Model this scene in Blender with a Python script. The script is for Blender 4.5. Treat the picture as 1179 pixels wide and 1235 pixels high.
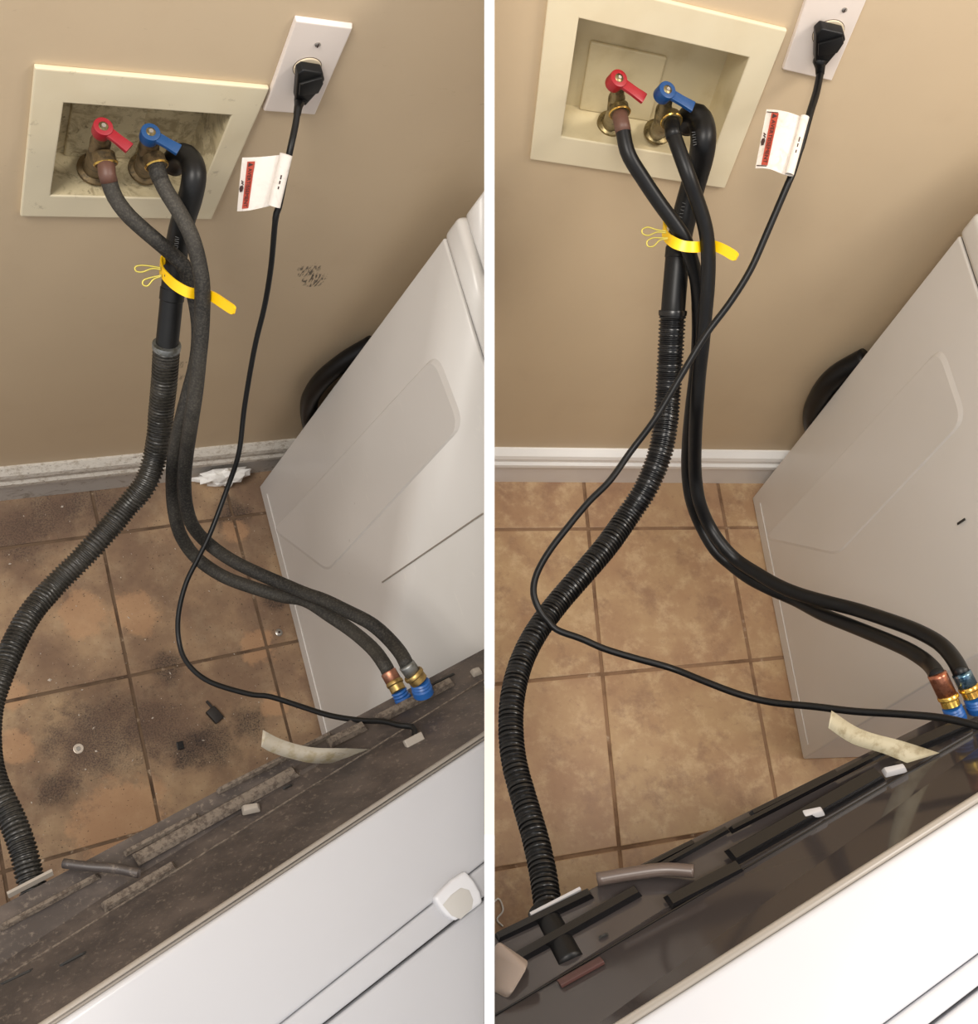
import bpy, bmesh, math, random
from mathutils import Matrix, Vector

for o in list(bpy.data.objects):
    bpy.data.objects.remove(o, do_unlink=True)
scene = bpy.context.scene
COL = scene.collection

# ------------------------------------------------------------------ camera, world, lights, exposure
# World = the clean (right-hand) bay: x along its wall, y into the wall, z up, metres.
# The dirty (left-hand) bay stands beside it behind the white partition, with its own pose.
CAMERA_MATRIX = [[0.987874, -0.002074, -0.155245, -0.372548], [-0.066792, 0.896979, -0.436999, -1.061609], [0.140158, 0.442069, 0.885963, 1.984107], [0.0, 0.0, 0.0, 1.0]]
LEFT_BAY = [[0.918317, -0.243006, 0.312478, -0.967137], [0.279931, 0.956798, -0.07859, -0.098853], [-0.279881, 0.159643, 0.946668, 0.097604], [0.0, 0.0, 0.0, 1.0]]

cam_data = bpy.data.cameras.new('camera')
cam_data.sensor_fit = 'AUTO'
cam_data.sensor_width = 36.0
cam_data.lens = 1300.0 * 36.0 / 1235.0
cam_data.clip_start = 0.02
camera = bpy.data.objects.new('camera', cam_data)
COL.objects.link(camera)
CAM = Matrix(CAMERA_MATRIX)
camera.matrix_world = CAM
scene.camera = camera

world = bpy.data.worlds.new('room_light')
scene.world = world
world.use_nodes = True
bg = world.node_tree.nodes['Background']
bg.inputs['Color'].default_value = (0.97, 0.97, 1.0, 1)
bg.inputs['Strength'].default_value = 0.74

def area_light(name, loc, target, size, size_y, power, color):
    d = bpy.data.lights.new(name, 'AREA')
    d.shape = 'RECTANGLE'; d.size = size; d.size_y = size_y; d.energy = power; d.color = color
    o = bpy.data.objects.new(name, d); COL.objects.link(o)
    o.location = loc
    o.rotation_euler = (Vector(target) - Vector(loc)).to_track_quat('-Z', 'Y').to_euler()
    return o
# added soft fill lamp, above and behind the camera, to brighten both bays
area_light('ceiling_light', (-1.11, -1.682, 4.032), (-0.124, -0.362, 0.567), 1.1, 1.1, 76, (1.0, 0.94, 0.86))
# a second fixture to the right, over the dryer side of the room
area_light('side_light', (1.191, -0.674, 2.562), (-0.041, -0.323, 0.713), 0.6, 0.6, 23, (1.0, 0.93, 0.84))

scene.view_settings.view_transform = 'Standard'
scene.view_settings.look = 'None'
scene.view_settings.gamma = 1.0
scene.view_settings.exposure = 0.25
scene.view_settings.use_curve_mapping = False

# ------------------------------------------------------------------ coordinates unprojected from image pixels (metres, bay frames)
PARTITION_VERTS = [[-0.26599, -1.10713, 1.19023], [-0.25961, -1.10756, 1.19113], [0.14067, -1.27693, -1.75693], [0.14705, -1.27736, -1.75602], [-0.26637, -0.94388, 1.27068], [-0.25998, -0.94431, 1.27159], [0.13889, -0.50732, -1.37763], [0.14527, -0.50775, -1.37673], [-0.22115, -0.76784, 1.02682], [-0.21203, -0.76846, 1.02811], [0.13668, -0.09283, -1.17358], [0.1458, -0.09345, -1.17228], [-0.22314, 0.09326, 1.45121], [-0.21402, 0.09264, 1.4525], [0.13011, 2.74879, 0.2269], [0.13923, 2.74818, 0.22819]]
PARTITION_NORMAL = [0.987874, -0.066792, 0.140158]
PARTITION_LEFT_FACE = [-0.37745, -1.06128, 1.98341]
PARTITION_RIGHT_FACE = [-0.36712, -1.06198, 1.98488]
DIRTY = {
 'box': [[-0.032, -0.006, 0.9104], [0.1907, -0.006, 0.9097], [0.195, -0.006, 1.1533], [-0.0395, -0.006, 1.1562]],
 'inner': [[-0.0042, -0.006, 0.9516], [0.1634, -0.006, 0.9507], [0.1657, -0.006, 1.1073], [-0.008, -0.006, 1.1093]],
 'outlet': [[0.1989, -0.003, 1.1149], [0.2606, -0.003, 1.1145], [0.2561, -0.003, 1.2534], [0.193, -0.003, 1.2546]],
 'screw': [0.2262, -0.006, 1.2243],
 'recep': [0.2262, -0.006, 1.1897],
 'rows': [[-0.1038, 0.0018], [-0.3839, 0.0085]],
 'joints': [[0.1704, 0.004], [0.4303, -0.0147]],
 'bb': 0.1399,
 'dx': 0.4987,
 'dy': -0.0459,
 'dz': 0.9345,
 'dfront': -0.533,
 'A': [[-0.1267, -0.8296, 1.0], [0.3133, -0.7049, 1.0]],
 'B': [[-0.1804, -0.8003, 0.905], [0.2189, -0.6866, 0.905]],
 'C': [[-0.16, -0.7355, 0.865], [0.2783, -0.6316, 0.865]],
 'G': [[0.0622, -0.898, 1.0], [0.2018, -0.8545, 1.0]],
 'K': [[0.1027, -0.912, 1.0], [0.2193, -0.8778, 1.0]],
 'hot': [[0.0275, -0.0652, 1.0774], [0.0331, -0.0809, 1.0644], [0.0444, -0.0963, 1.0548], [0.0599, -0.1106, 1.0477], [0.0757, -0.1239, 1.0418], [0.0919, -0.1334, 1.0309], [0.1023, -0.1447, 1.0256], [0.1099, -0.1585, 1.0106], [0.1159, -0.1744, 0.993], [0.1197, -0.1933, 0.9702], [0.1177, -0.2163, 0.9445], [0.1099, -0.2416, 0.9114], [0.1026, -0.2644, 0.882], [0.1006, -0.2854, 0.8322], [0.108, -0.3038, 0.7672], [0.1122, -0.3288, 0.7366], [0.1207, -0.3512, 0.7135], [0.1394, -0.3758, 0.6931], [0.1623, -0.4078, 0.7058], [0.1888, -0.4324, 0.7228], [0.2212, -0.4581, 0.7444], [0.2397, -0.4751, 0.7721], [0.2559, -0.5069, 0.7994], [0.27, -0.537, 0.8246], [0.2765, -0.5682, 0.8545], [0.2772, -0.5926, 0.8736], [0.2802, -0.6032, 0.8724]],
 'cold': [[0.0749, -0.0721, 1.0927], [0.0803, -0.0882, 1.0872], [0.0888, -0.1059, 1.0825], [0.0965, -0.1235, 1.0775], [0.102, -0.1407, 1.0715], [0.1074, -0.1591, 1.0574], [0.1102, -0.1795, 1.0411], [0.1103, -0.2095, 1.0082], [0.108, -0.2314, 0.9847], [0.1067, -0.2554, 0.951], [0.104, -0.2769, 0.9205], [0.1072, -0.2938, 0.863], [0.1112, -0.3114, 0.813], [0.1175, -0.333, 0.7761], [0.1288, -0.3525, 0.7488], [0.1513, -0.3716, 0.726], [0.1695, -0.3998, 0.7409], [0.1898, -0.4244, 0.758], [0.213, -0.4501, 0.778], [0.2299, -0.4738, 0.8031], [0.2438, -0.4911, 0.8239], [0.2577, -0.5128, 0.8458], [0.275, -0.5397, 0.8704], [0.2845, -0.5645, 0.8863], [0.285, -0.5883, 0.9078], [0.2825, -0.6062, 0.9215]],
 'drain_pipe': [[0.1041, -0.039, 1.0598], [0.1053, -0.0408, 1.0782], [0.1098, -0.0487, 1.0909], [0.1133, -0.0616, 1.0947], [0.1112, -0.0785, 1.0952], [0.1091, -0.09, 1.0734], [0.1041, -0.1018, 1.0477], [0.1041, -0.1103, 1.0088], [0.1007, -0.1356, 0.9812], [0.0967, -0.1625, 0.9545], [0.0931, -0.1859, 0.9316], [0.0923, -0.1939, 0.9226]],
 'drain': [[0.0921, -0.1893, 0.9299], [0.0932, -0.2122, 0.8868], [0.0928, -0.2353, 0.8443], [0.0905, -0.2541, 0.8256], [0.0856, -0.2731, 0.8046], [0.0705, -0.3016, 0.7899], [0.0467, -0.3222, 0.7722], [0.0189, -0.3472, 0.7629], [-0.0113, -0.3722, 0.7532], [-0.0434, -0.3961, 0.7433], [-0.0749, -0.4245, 0.744], [-0.0981, -0.4557, 0.7467], [-0.1203, -0.4942, 0.752], [-0.1371, -0.5298, 0.7547], [-0.1462, -0.5743, 0.763], [-0.1463, -0.6119, 0.7744], [-0.1378, -0.6504, 0.7835], [-0.1327, -0.6845, 0.7901], [-0.1312, -0.7159, 0.7945], [-0.1299, -0.7349, 0.7975]],
 'cord': [[0.2185, -0.0308, 1.1636], [0.2115, -0.0535, 1.1557], [0.2029, -0.0764, 1.1468], [0.1988, -0.096, 1.1234], [0.1944, -0.1161, 1.0998], [0.1917, -0.124, 1.0896], [0.1972, -0.148, 1.0346], [0.1987, -0.1705, 0.9835], [0.1931, -0.1989, 0.9361], [0.1879, -0.2436, 0.8707], [0.1821, -0.2872, 0.8265], [0.1707, -0.3162, 0.7905], [0.1447, -0.3645, 0.7603], [0.1273, -0.3902, 0.742], [0.1099, -0.4159, 0.7238], [0.0969, -0.4502, 0.7057], [0.0935, -0.4826, 0.6942], [0.0968, -0.5115, 0.6986], [0.1139, -0.5422, 0.7139], [0.1485, -0.5731, 0.7482], [0.1669, -0.5843, 0.7673], [0.191, -0.6062, 0.7918], [0.2108, -0.6312, 0.8335], [0.2308, -0.6502, 0.8766], [0.2443, -0.6592, 0.9024], [0.2539, -0.6699, 0.9219], [0.2649, -0.6768, 0.9326], [0.2584, -0.6909, 0.9382]],
 'red': {'cap': [0.0205, -0.045, 1.1273], 'tip': [0.0432, -0.0652, 1.1235], 'body': [0.0318, -0.0192, 1.0448], 'nut': [0.0288, -0.0479, 1.0771], 'fer': [0.028, -0.0587, 1.0795], 'start': [0.0279, -0.0653, 1.0775], 'foot': [0.0474, 0.0243, 0.9602]},
 'blue': {'cap': [0.0627, -0.0569, 1.138], 'tip': [0.0881, -0.0743, 1.1366], 'body': [0.0793, -0.0302, 1.0591], 'nut': [0.0758, -0.0587, 1.0911], 'fer': [0.0749, -0.0688, 1.0937], 'start': [0.0749, -0.0721, 1.0927], 'foot': [0.1053, 0.0268, 0.9602]},
 'end_hot': [[0.2802, -0.6032, 0.8724], [0.2831, -0.6165, 0.8745], [0.2842, -0.623, 0.8753], [0.2892, -0.6379, 0.874], [0.2935, -0.6468, 0.8681]],
 'end_cold': [[0.2825, -0.6062, 0.9215], [0.289, -0.6177, 0.9184], [0.2932, -0.6241, 0.9169], [0.2975, -0.6392, 0.9091], [0.3045, -0.6504, 0.8981]],
 'tie': [[0.0903, -0.1196, 1.0036], [0.0852, -0.1255, 1.0048], [0.0823, -0.136, 1.0084], [0.0822, -0.152, 1.0195], [0.0871, -0.1672, 1.0278], [0.0968, -0.1773, 1.0309], [0.1063, -0.178, 1.0282], [0.1172, -0.1788, 1.0274]],
 'tail': [[0.1158, -0.1775, 1.0269], [0.1229, -0.1863, 1.0349], [0.1299, -0.2013, 1.0446], [0.1357, -0.2142, 1.0529]],
 'loops': [[[0.0793, -0.14, 1.0151], [0.071, -0.1364, 1.011], [0.0621, -0.137, 1.0053], [0.0561, -0.1341, 1.0024], [0.0559, -0.1297, 1.0036], [0.0615, -0.1298, 1.007], [0.0706, -0.1336, 1.0115], [0.0795, -0.1384, 1.0157]], [[0.0792, -0.147, 1.013], [0.0711, -0.1478, 1.0077], [0.0648, -0.1527, 1.0024], [0.0605, -0.1495, 1.0006], [0.0618, -0.1456, 1.0026], [0.0682, -0.1451, 1.0067], [0.0753, -0.1457, 1.011], [0.0793, -0.1461, 1.0133]]],
 'tag': [[0.1529, -0.0797, 1.133], [0.1974, -0.0901, 1.1576], [0.187, -0.1253, 1.1167], [0.15, -0.1162, 1.0902]],
 'tagfold': [[0.1881, -0.0884, 1.1523], [0.1786, -0.1237, 1.1119]],
 'plug': [[0.2104, -0.02, 1.1956], [0.2145, -0.02, 1.2016], [0.2373, -0.02, 1.1995], [0.2422, -0.02, 1.1897], [0.2418, -0.02, 1.1717], [0.2347, -0.02, 1.1469], [0.2209, -0.02, 1.1538]],
 'emboss': [[0.4987, -0.168, 0.8324], [0.4987, -0.2868, 0.8464], [0.4987, -0.3105, 0.2437], [0.4987, -0.1492, 0.0204]],
 'scratch': [[0.4987, -0.3975, 0.4614], [0.4987, -0.4122, 0.829]],
 'duct': [[0.5368, -0.025, 0.5853], [0.506, -0.025, 0.5265], [0.4877, -0.025, 0.4476], [0.4995, -0.025, 0.3512], [0.5643, -0.025, 0.1869]],
 'ribs': [[[-0.1716, -0.757, 0.8773], [-0.0789, -0.7355, 0.8807]], [[-0.0511, -0.7221, 0.877], [0.0276, -0.7047, 0.8803]], [[-0.0434, -0.7307, 0.8843], [0.1366, -0.6863, 0.8889]], [[0.0531, -0.686, 0.8726], [0.1901, -0.6566, 0.8791]]],
 'bars': [[[-0.0839, -0.7668, 0.9009], [-0.0102, -0.7475, 0.9021]], [[0.1814, -0.6669, 0.8844], [0.228, -0.6573, 0.8869]], [[0.2441, -0.6544, 0.888], [0.3474, -0.6323, 0.893]]],
 'cable': [[-0.1057, -0.7184, 0.8639], [-0.084, -0.7288, 0.8751], [-0.0633, -0.7372, 0.8848], [-0.0449, -0.7482, 0.8958]],
 'slots': [[[0.1156, -0.7018, 0.8953], [0.1261, -0.7001, 0.8962]], [[0.3229, -0.6297, 0.8865], [0.3562, -0.6228, 0.8882]], [[-0.1815, -0.8041, 0.9124], [-0.1537, -0.7997, 0.9199]], [[-0.1339, -0.8034, 0.9398], [-0.1108, -0.7987, 0.9438]]],
 'clips': [[[0.0673, -0.7136, 0.894], [0.0865, -0.7149, 0.8986]], [[0.3729, -0.6303, 0.8965], [0.3869, -0.6283, 0.8979]]],
 'bracket': [[-0.1591, -0.731, 0.8621], [-0.117, -0.7215, 0.8638]],
 'grommet': [[0.2463, -0.6932, 0.9358], [0.2679, -0.6887, 0.9392]],
 'tape': [[[0.2192, -0.6861, 0.9047], [0.1743, -0.6899, 0.8986]], [[0.1792, -0.6802, 0.9328], [0.1469, -0.6851, 0.9113]], [[0.1439, -0.6705, 0.9318], [0.1222, -0.6745, 0.9172]], [[0.1138, -0.6559, 0.9356], [0.1019, -0.6646, 0.9256]], [[0.0928, -0.642, 0.9447], [0.0892, -0.6575, 0.938]]],
 'hinge': [[0.2026, -0.849, 1.0], [0.2258, -0.8387, 1.0], [0.2437, -0.8344, 1.0], [0.2499, -0.8459, 1.0], [0.2536, -0.8587, 1.0], [0.2531, -0.8694, 1.0], [0.2359, -0.874, 1.0], [0.2186, -0.8768, 1.0], [0.2107, -0.8686, 1.0], [0.2071, -0.8618, 1.0]],
 'hinge_in': [[0.2092, -0.8584, 1.0], [0.2207, -0.8521, 1.0], [0.2334, -0.8485, 1.0], [0.2416, -0.8534, 1.0], [0.2431, -0.8638, 1.0], [0.2387, -0.8716, 1.0], [0.2243, -0.8769, 1.0], [0.2157, -0.871, 1.0]],
 'coin': [0.0581, -0.4928, 0.0],
 'black_chip': [0.2313, -0.5286, 0.0],
 'dark_lump': [0.3032, -0.4868, 0.0],
 'screw_cap': [0.4662, -0.3555, 0.0],
 'paper': [[0.3589, -0.003, 0.0], [0.4844, -0.0028, 0.0], [0.4224, 0.0043, 0.0], [0.4059, -0.0379, 0.0]],
 'lint': [[0.1118, -0.0373, 0.0], [0.0037, -0.1356, 0.0], [0.0832, -0.3905, 0.0], [0.09, -0.4627, 0.0], [-0.032, -0.5651, 0.0], [0.063, -0.5313, 0.0], [0.1443, -0.5351, 0.0], [0.1674, -0.3579, 0.0], [0.2501, -0.352, 0.0], [0.0865, -0.5042, 0.0], [0.3845, -0.5913, 0.0], [0.2746, -0.5296, 0.0], [0.0331, -0.3612, 0.0], [0.2416, -0.3926, 0.0], [0.1936, -0.4681, 0.0], [0.3217, -0.4974, 0.0], [0.1887, -0.273, 0.0], [0.3486, -0.2478, 0.0]],
 'dirt': [[0.0136, -0.5511, 0.0, 0.05], [0.2364, -0.3802, 0.0, 0.045], [0.2948, -0.5455, 0.0, 0.06], [0.1129, -0.4711, 0.0, 0.12], [0.2125, -0.4944, 0.0, 0.1], [0.0874, -0.0492, 0.0, 0.08], [0.0663, -0.4903, 0.0, 0.1], [0.3667, -0.5143, 0.0, 0.05], [0.2485, -0.5421, 0.0, 0.05], [0.1671, -0.0256, 0.0, 0.08], [0.0225, -0.0898, 0.0, 0.08], [0.4308, -0.0959, 0.0, 0.05], [0.4739, -0.2817, 0.0, 0.04]],
 'clean': [[-0.0393, -0.4648, 0.0, 0.035], [-0.0317, -0.3776, 0.0, 0.03], [0.2051, -0.2678, 0.0, 0.05], [0.4166, -0.3751, 0.0, 0.04], [0.1104, -0.2505, 0.0, 0.05], [0.4311, -0.1322, 0.0, 0.03], [0.1072, -0.6491, 0.0, 0.1], [0.4218, -0.4939, 0.0, 0.03]],
 'scuff': [[0.366, 0.0, 0.7751], [0.3822, 0.0, 0.7497], [0.2379, 0.0, 0.4979], [0.2474, 0.0, 0.4528]],
 'elbow': [[-0.1379, -0.7281, 0.8642], [-0.1336, -0.7474, 0.8782], [-0.1297, -0.7677, 0.8927], [-0.1278, -0.7837, 0.9039]],
 'marks': [[0.0976, -0.1144, 1.04], [0.0983, -0.1193, 1.0232]],
}
CLEAN = {
 'box': [[-0.0937, -0.006, 0.9166], [0.1931, -0.006, 0.881], [0.1786, -0.006, 1.1463], [-0.1198, -0.006, 1.1961]],
 'inner': [[-0.0598, -0.006, 0.9597], [0.1543, -0.006, 0.9314], [0.1464, -0.006, 1.1044], [-0.0759, -0.006, 1.1422]],
 'outlet': [[0.1954, -0.003, 1.088], [0.2674, -0.003, 1.0756], [0.2566, -0.003, 1.2081], [0.1805, -0.003, 1.2144]],
 'screw': [0.2358, -0.006, 1.1806],
 'recep': [0.2304, -0.006, 1.1475],
 'rows': [[-0.1233, 0.0086], [-0.4497, 0.0706], [-0.7868, 0.1121]],
 'joints': [[0.1849, 0.0193], [0.4846, -0.0042]],
 'bb': 0.127,
 'dx': 0.5541,
 'dy': -0.0503,
 'dz': 0.8564,
 'dfront': -0.6188,
 'A': [[-0.0863, -1.0406, 1.0], [0.2612, -0.8799, 1.0]],
 'B': [[-0.1111, -0.9986, 0.905], [0.3414, -0.7964, 0.905]],
 'C': [[-0.1821, -0.9658, 0.865], [0.2861, -0.7841, 0.865]],
 'G': [[0.1509, -1.0567, 1.0], [0.2198, -1.0231, 1.0]],
 'K': [[0.1941, -1.0594, 1.0], [0.2119, -1.0506, 1.0]],
 'hot': [[-0.0035, -0.0604, 1.0358], [0.0037, -0.0913, 1.0218], [0.0252, -0.1125, 1.0028], [0.0493, -0.1341, 0.9837], [0.0697, -0.1509, 0.969], [0.0859, -0.1654, 0.9556], [0.1003, -0.1777, 0.9324], [0.1141, -0.1917, 0.907], [0.1233, -0.211, 0.8765], [0.1314, -0.2373, 0.8387], [0.1362, -0.2646, 0.7997], [0.1387, -0.293, 0.7597], [0.1478, -0.3146, 0.7054], [0.1602, -0.3388, 0.6506], [0.1715, -0.3707, 0.6194], [0.1913, -0.3998, 0.5921], [0.2088, -0.4334, 0.5851], [0.228, -0.4541, 0.583], [0.2483, -0.4842, 0.5972], [0.2713, -0.5097, 0.6144], [0.296, -0.5346, 0.6343], [0.3101, -0.5717, 0.6752], [0.3257, -0.61, 0.7264], [0.3347, -0.6604, 0.8011], [0.3355, -0.6865, 0.8369], [0.3333, -0.7067, 0.8607], [0.3079, -0.7349, 0.91]],
 'cold': [[0.0568, -0.0757, 1.0445], [0.0623, -0.0982, 1.04], [0.0734, -0.1263, 1.028], [0.0882, -0.1434, 1.007], [0.1004, -0.1585, 0.9889], [0.1091, -0.1727, 0.9719], [0.1153, -0.1919, 0.9507], [0.1192, -0.2157, 0.9243], [0.1222, -0.2378, 0.8944], [0.1253, -0.2615, 0.8632], [0.1284, -0.2841, 0.8289], [0.1335, -0.3114, 0.7893], [0.146, -0.3311, 0.7337], [0.1607, -0.3533, 0.6774], [0.1722, -0.3842, 0.6462], [0.1916, -0.4107, 0.6206], [0.2089, -0.4403, 0.6151], [0.2287, -0.4631, 0.6126], [0.246, -0.4905, 0.6307], [0.2649, -0.5185, 0.6515], [0.2842, -0.5415, 0.6739], [0.3074, -0.5664, 0.7054], [0.3289, -0.5897, 0.737], [0.3433, -0.6314, 0.7986], [0.3486, -0.6561, 0.8333], [0.3504, -0.6819, 0.8646], [0.3444, -0.7093, 0.8918], [0.3344, -0.7351, 0.9146]],
 'drain_pipe': [[0.087, -0.0358, 1.0186], [0.0871, -0.038, 1.0345], [0.092, -0.0442, 1.0436], [0.0978, -0.057, 1.0428], [0.0977, -0.0782, 1.0391], [0.1017, -0.084, 1.0144], [0.1027, -0.0925, 0.9765], [0.0976, -0.1155, 0.9462], [0.0948, -0.1369, 0.9193], [0.0923, -0.1726, 0.8954], [0.0907, -0.2049, 0.8738], [0.0912, -0.2197, 0.861]],
 'drain': [[0.0912, -0.2137, 0.8639], [0.0922, -0.2579, 0.8279], [0.0929, -0.3012, 0.7928], [0.0877, -0.3425, 0.7744], [0.0794, -0.3752, 0.7592], [0.061, -0.4133, 0.7402], [0.0349, -0.4478, 0.7216], [0.0016, -0.4899, 0.7202], [-0.0365, -0.5312, 0.7201], [-0.0736, -0.5714, 0.7207], [-0.1067, -0.6145, 0.733], [-0.1298, -0.6556, 0.7444], [-0.1457, -0.7006, 0.7572], [-0.152, -0.7423, 0.764], [-0.1526, -0.7829, 0.7725], [-0.1468, -0.8276, 0.7846], [-0.1412, -0.8708, 0.8004], [-0.1389, -0.9074, 0.8143], [-0.1393, -0.9362, 0.8258], [-0.1395, -0.9573, 0.8348]],
 'cord': [[0.2399, -0.0124, 1.1021], [0.2254, -0.0538, 1.1001], [0.2101, -0.0892, 1.0985], [0.1982, -0.1251, 1.084], [0.1856, -0.1588, 1.0702], [0.1822, -0.1654, 1.0673], [0.1729, -0.1857, 1.0493], [0.1611, -0.2114, 1.0266], [0.145, -0.2448, 0.9969], [0.1235, -0.2741, 0.9688], [0.0968, -0.3032, 0.9392], [0.07, -0.3414, 0.9039], [0.0428, -0.3803, 0.8681], [0.0146, -0.4112, 0.8377], [-0.0126, -0.4448, 0.8226], [-0.0394, -0.4684, 0.8114], [-0.0661, -0.4967, 0.7984], [-0.0906, -0.5249, 0.7857], [-0.1062, -0.5497, 0.7731], [-0.1105, -0.5712, 0.7635], [-0.1037, -0.5906, 0.7567], [-0.094, -0.6041, 0.7545], [-0.0824, -0.6168, 0.7532], [-0.0541, -0.6279, 0.7526], [-0.0237, -0.6419, 0.7511], [0.0167, -0.6556, 0.7514], [0.0572, -0.6685, 0.7521], [0.0904, -0.6916, 0.7695], [0.1225, -0.7133, 0.7872], [0.1537, -0.7299, 0.8064], [0.1884, -0.7452, 0.8388], [0.2208, -0.761, 0.8707], [0.2509, -0.7739, 0.9034], [0.2772, -0.7881, 0.9381], [0.2938, -0.8011, 0.9609], [0.309, -0.8162, 0.983], [0.3341, -0.8239, 0.9836]],
 'red': {'cap': [-0.0167, -0.0342, 1.0859], 'tip': [0.0184, -0.0495, 1.0732], 'body': [-0.0018, -0.0165, 1.0126], 'nut': [-0.0043, -0.0351, 1.0368], 'fer': [-0.0047, -0.0497, 1.0374], 'start': [-0.0035, -0.0604, 1.0358], 'foot': [0.0123, 0.0271, 0.9546]},
 'blue': {'cap': [0.0411, -0.0507, 1.0879], 'tip': [0.0772, -0.0625, 1.0771], 'body': [0.0567, -0.0338, 1.0143], 'nut': [0.0594, -0.0496, 1.0409], 'fer': [0.0579, -0.0655, 1.044], 'start': [0.0568, -0.0757, 1.0445], 'foot': [0.0756, 0.0169, 0.9546]},
 'end_hot': [[0.3079, -0.7349, 0.91], [0.3189, -0.7564, 0.9014], [0.3217, -0.7632, 0.8985], [0.3301, -0.7731, 0.8894], [0.3367, -0.7822, 0.8805]],
 'end_cold': [[0.3344, -0.7351, 0.9146], [0.3417, -0.7488, 0.9091], [0.3453, -0.7557, 0.9063], [0.3529, -0.7655, 0.8972], [0.3596, -0.7737, 0.8887]],
 'tie': [[0.0759, -0.1206, 0.941], [0.069, -0.1313, 0.9402], [0.068, -0.1496, 0.9423], [0.0698, -0.1735, 0.9578], [0.0802, -0.1829, 0.9618], [0.0954, -0.1836, 0.9619], [0.1086, -0.1761, 0.9554], [0.1218, -0.1728, 0.9538]],
 'tail': [[0.1197, -0.1717, 0.954], [0.1273, -0.1804, 0.96], [0.137, -0.1917, 0.9647], [0.1455, -0.2038, 0.9686]],
 'loops': [[[0.0617, -0.1599, 0.9586], [0.0502, -0.1581, 0.9575], [0.0398, -0.1612, 0.9541], [0.0325, -0.1588, 0.954], [0.0315, -0.154, 0.9562], [0.0388, -0.1517, 0.9587], [0.0492, -0.1552, 0.9587], [0.0617, -0.158, 0.9596]], [[0.0638, -0.1666, 0.9557], [0.0534, -0.1678, 0.9533], [0.0461, -0.1739, 0.949], [0.0388, -0.1734, 0.9479], [0.0377, -0.1677, 0.9506], [0.045, -0.1644, 0.9535], [0.0544, -0.165, 0.9548], [0.0638, -0.1657, 0.9561]]],
 'tag': [[0.157, -0.083, 1.0979], [0.2027, -0.1024, 1.1054], [0.1798, -0.1703, 1.0792], [0.1398, -0.1529, 1.0717]],
 'tagfold': [[0.1945, -0.1001, 1.1051], [0.1723, -0.168, 1.079]],
 'plug': [[0.2066, -0.023, 1.1579], [0.2104, -0.023, 1.1662], [0.2404, -0.023, 1.1616], [0.2462, -0.023, 1.1531], [0.2442, -0.023, 1.1357], [0.2384, -0.023, 1.1138], [0.2228, -0.023, 1.1183]],
 'emboss': [[0.5541, -0.1711, 0.7514], [0.5541, -0.3039, 0.7569], [0.5541, -0.3217, 0.3089], [0.5541, -0.1569, 0.0242]],
 'scratch': [[0.5541, -0.4322, 0.6714], [0.5541, -0.4337, 0.6912]],
 'duct': [[0.5819, -0.03, 0.5102], [0.5518, -0.03, 0.4562], [0.5481, -0.03, 0.3922], [0.5699, -0.03, 0.3037], [0.6362, -0.03, 0.1917]],
 'ribs': [[[-0.067, -0.9272, 0.8729], [0.0118, -0.8952, 0.8749]], [[-0.0406, -0.9226, 0.8774], [0.0486, -0.8839, 0.8781]], [[0.0496, -0.8859, 0.8796], [0.2577, -0.8026, 0.8857]], [[0.0759, -0.8705, 0.8774], [0.1808, -0.8298, 0.8812]]],
 'bars': [[[-0.2012, -0.9763, 0.8662], [-0.1021, -0.9386, 0.8703]], [[-0.1942, -1.0004, 0.8831], [-0.0569, -0.9402, 0.8838]], [[-0.0338, -0.9558, 0.8999], [0.0461, -0.9247, 0.9027]], [[0.0391, -0.9152, 0.8949], [0.2199, -0.8364, 0.8961]], [[0.2576, -0.8113, 0.891], [0.336, -0.7846, 0.8962]]],
 'cable': [[-0.0943, -0.9298, 0.867], [-0.0612, -0.9268, 0.8743], [-0.0286, -0.9255, 0.8825], [-0.0011, -0.9298, 0.8928]],
 'slots': [[[-0.1057, -0.9827, 0.8967], [-0.0964, -0.9796, 0.8973]], [[0.1719, -0.8573, 0.8958], [0.1875, -0.852, 0.8968]]],
 'clips': [[[0.1232, -0.8783, 0.8953], [0.1471, -0.8741, 0.8994]], [[0.2227, -0.8377, 0.8977], [0.2482, -0.8334, 0.9021]]],
 'bracket': [[-0.1648, -0.9583, 0.8652], [-0.1122, -0.9369, 0.8664]],
 'redclip': [[-0.1522, -1.0235, 0.9166], [-0.1095, -1.0055, 0.9186]],
 'block': [[-0.2144, -0.9965, 0.8751], [-0.1878, -1.0167, 0.895]],
 'tape': [[[0.2883, -0.8192, 0.9044], [0.2512, -0.8275, 0.8993]], [[0.2501, -0.8054, 0.9046], [0.2272, -0.8151, 0.8958]], [[0.1984, -0.7946, 0.9178], [0.188, -0.8074, 0.9097]], [[0.1567, -0.7792, 0.9407], [0.1533, -0.7953, 0.9321]]],
 'elbow': [[-0.1513, -0.9503, 0.864], [-0.1447, -0.969, 0.8774], [-0.1387, -0.9886, 0.8912], [-0.1338, -1.0044, 0.9023]],
 'marks': [[0.0793, -0.0815, 1.0546], [0.0814, -0.0981, 1.0468], [0.0865, -0.1214, 0.9752], [0.0855, -0.134, 0.9507]],
 'lint': [[-0.0591, -0.8618, 0.0]],
}

BAY = {'clean': Matrix.Identity(4), 'dirty': Matrix(LEFT_BAY)}

# ------------------------------------------------------------------ helpers
def lin(r, g, b):
    f = lambda c: ((c / 255 + 0.055) / 1.055) ** 2.4 if c > 10 else c / 255 / 12.92
    return (f(r), f(g), f(b), 1)

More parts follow.
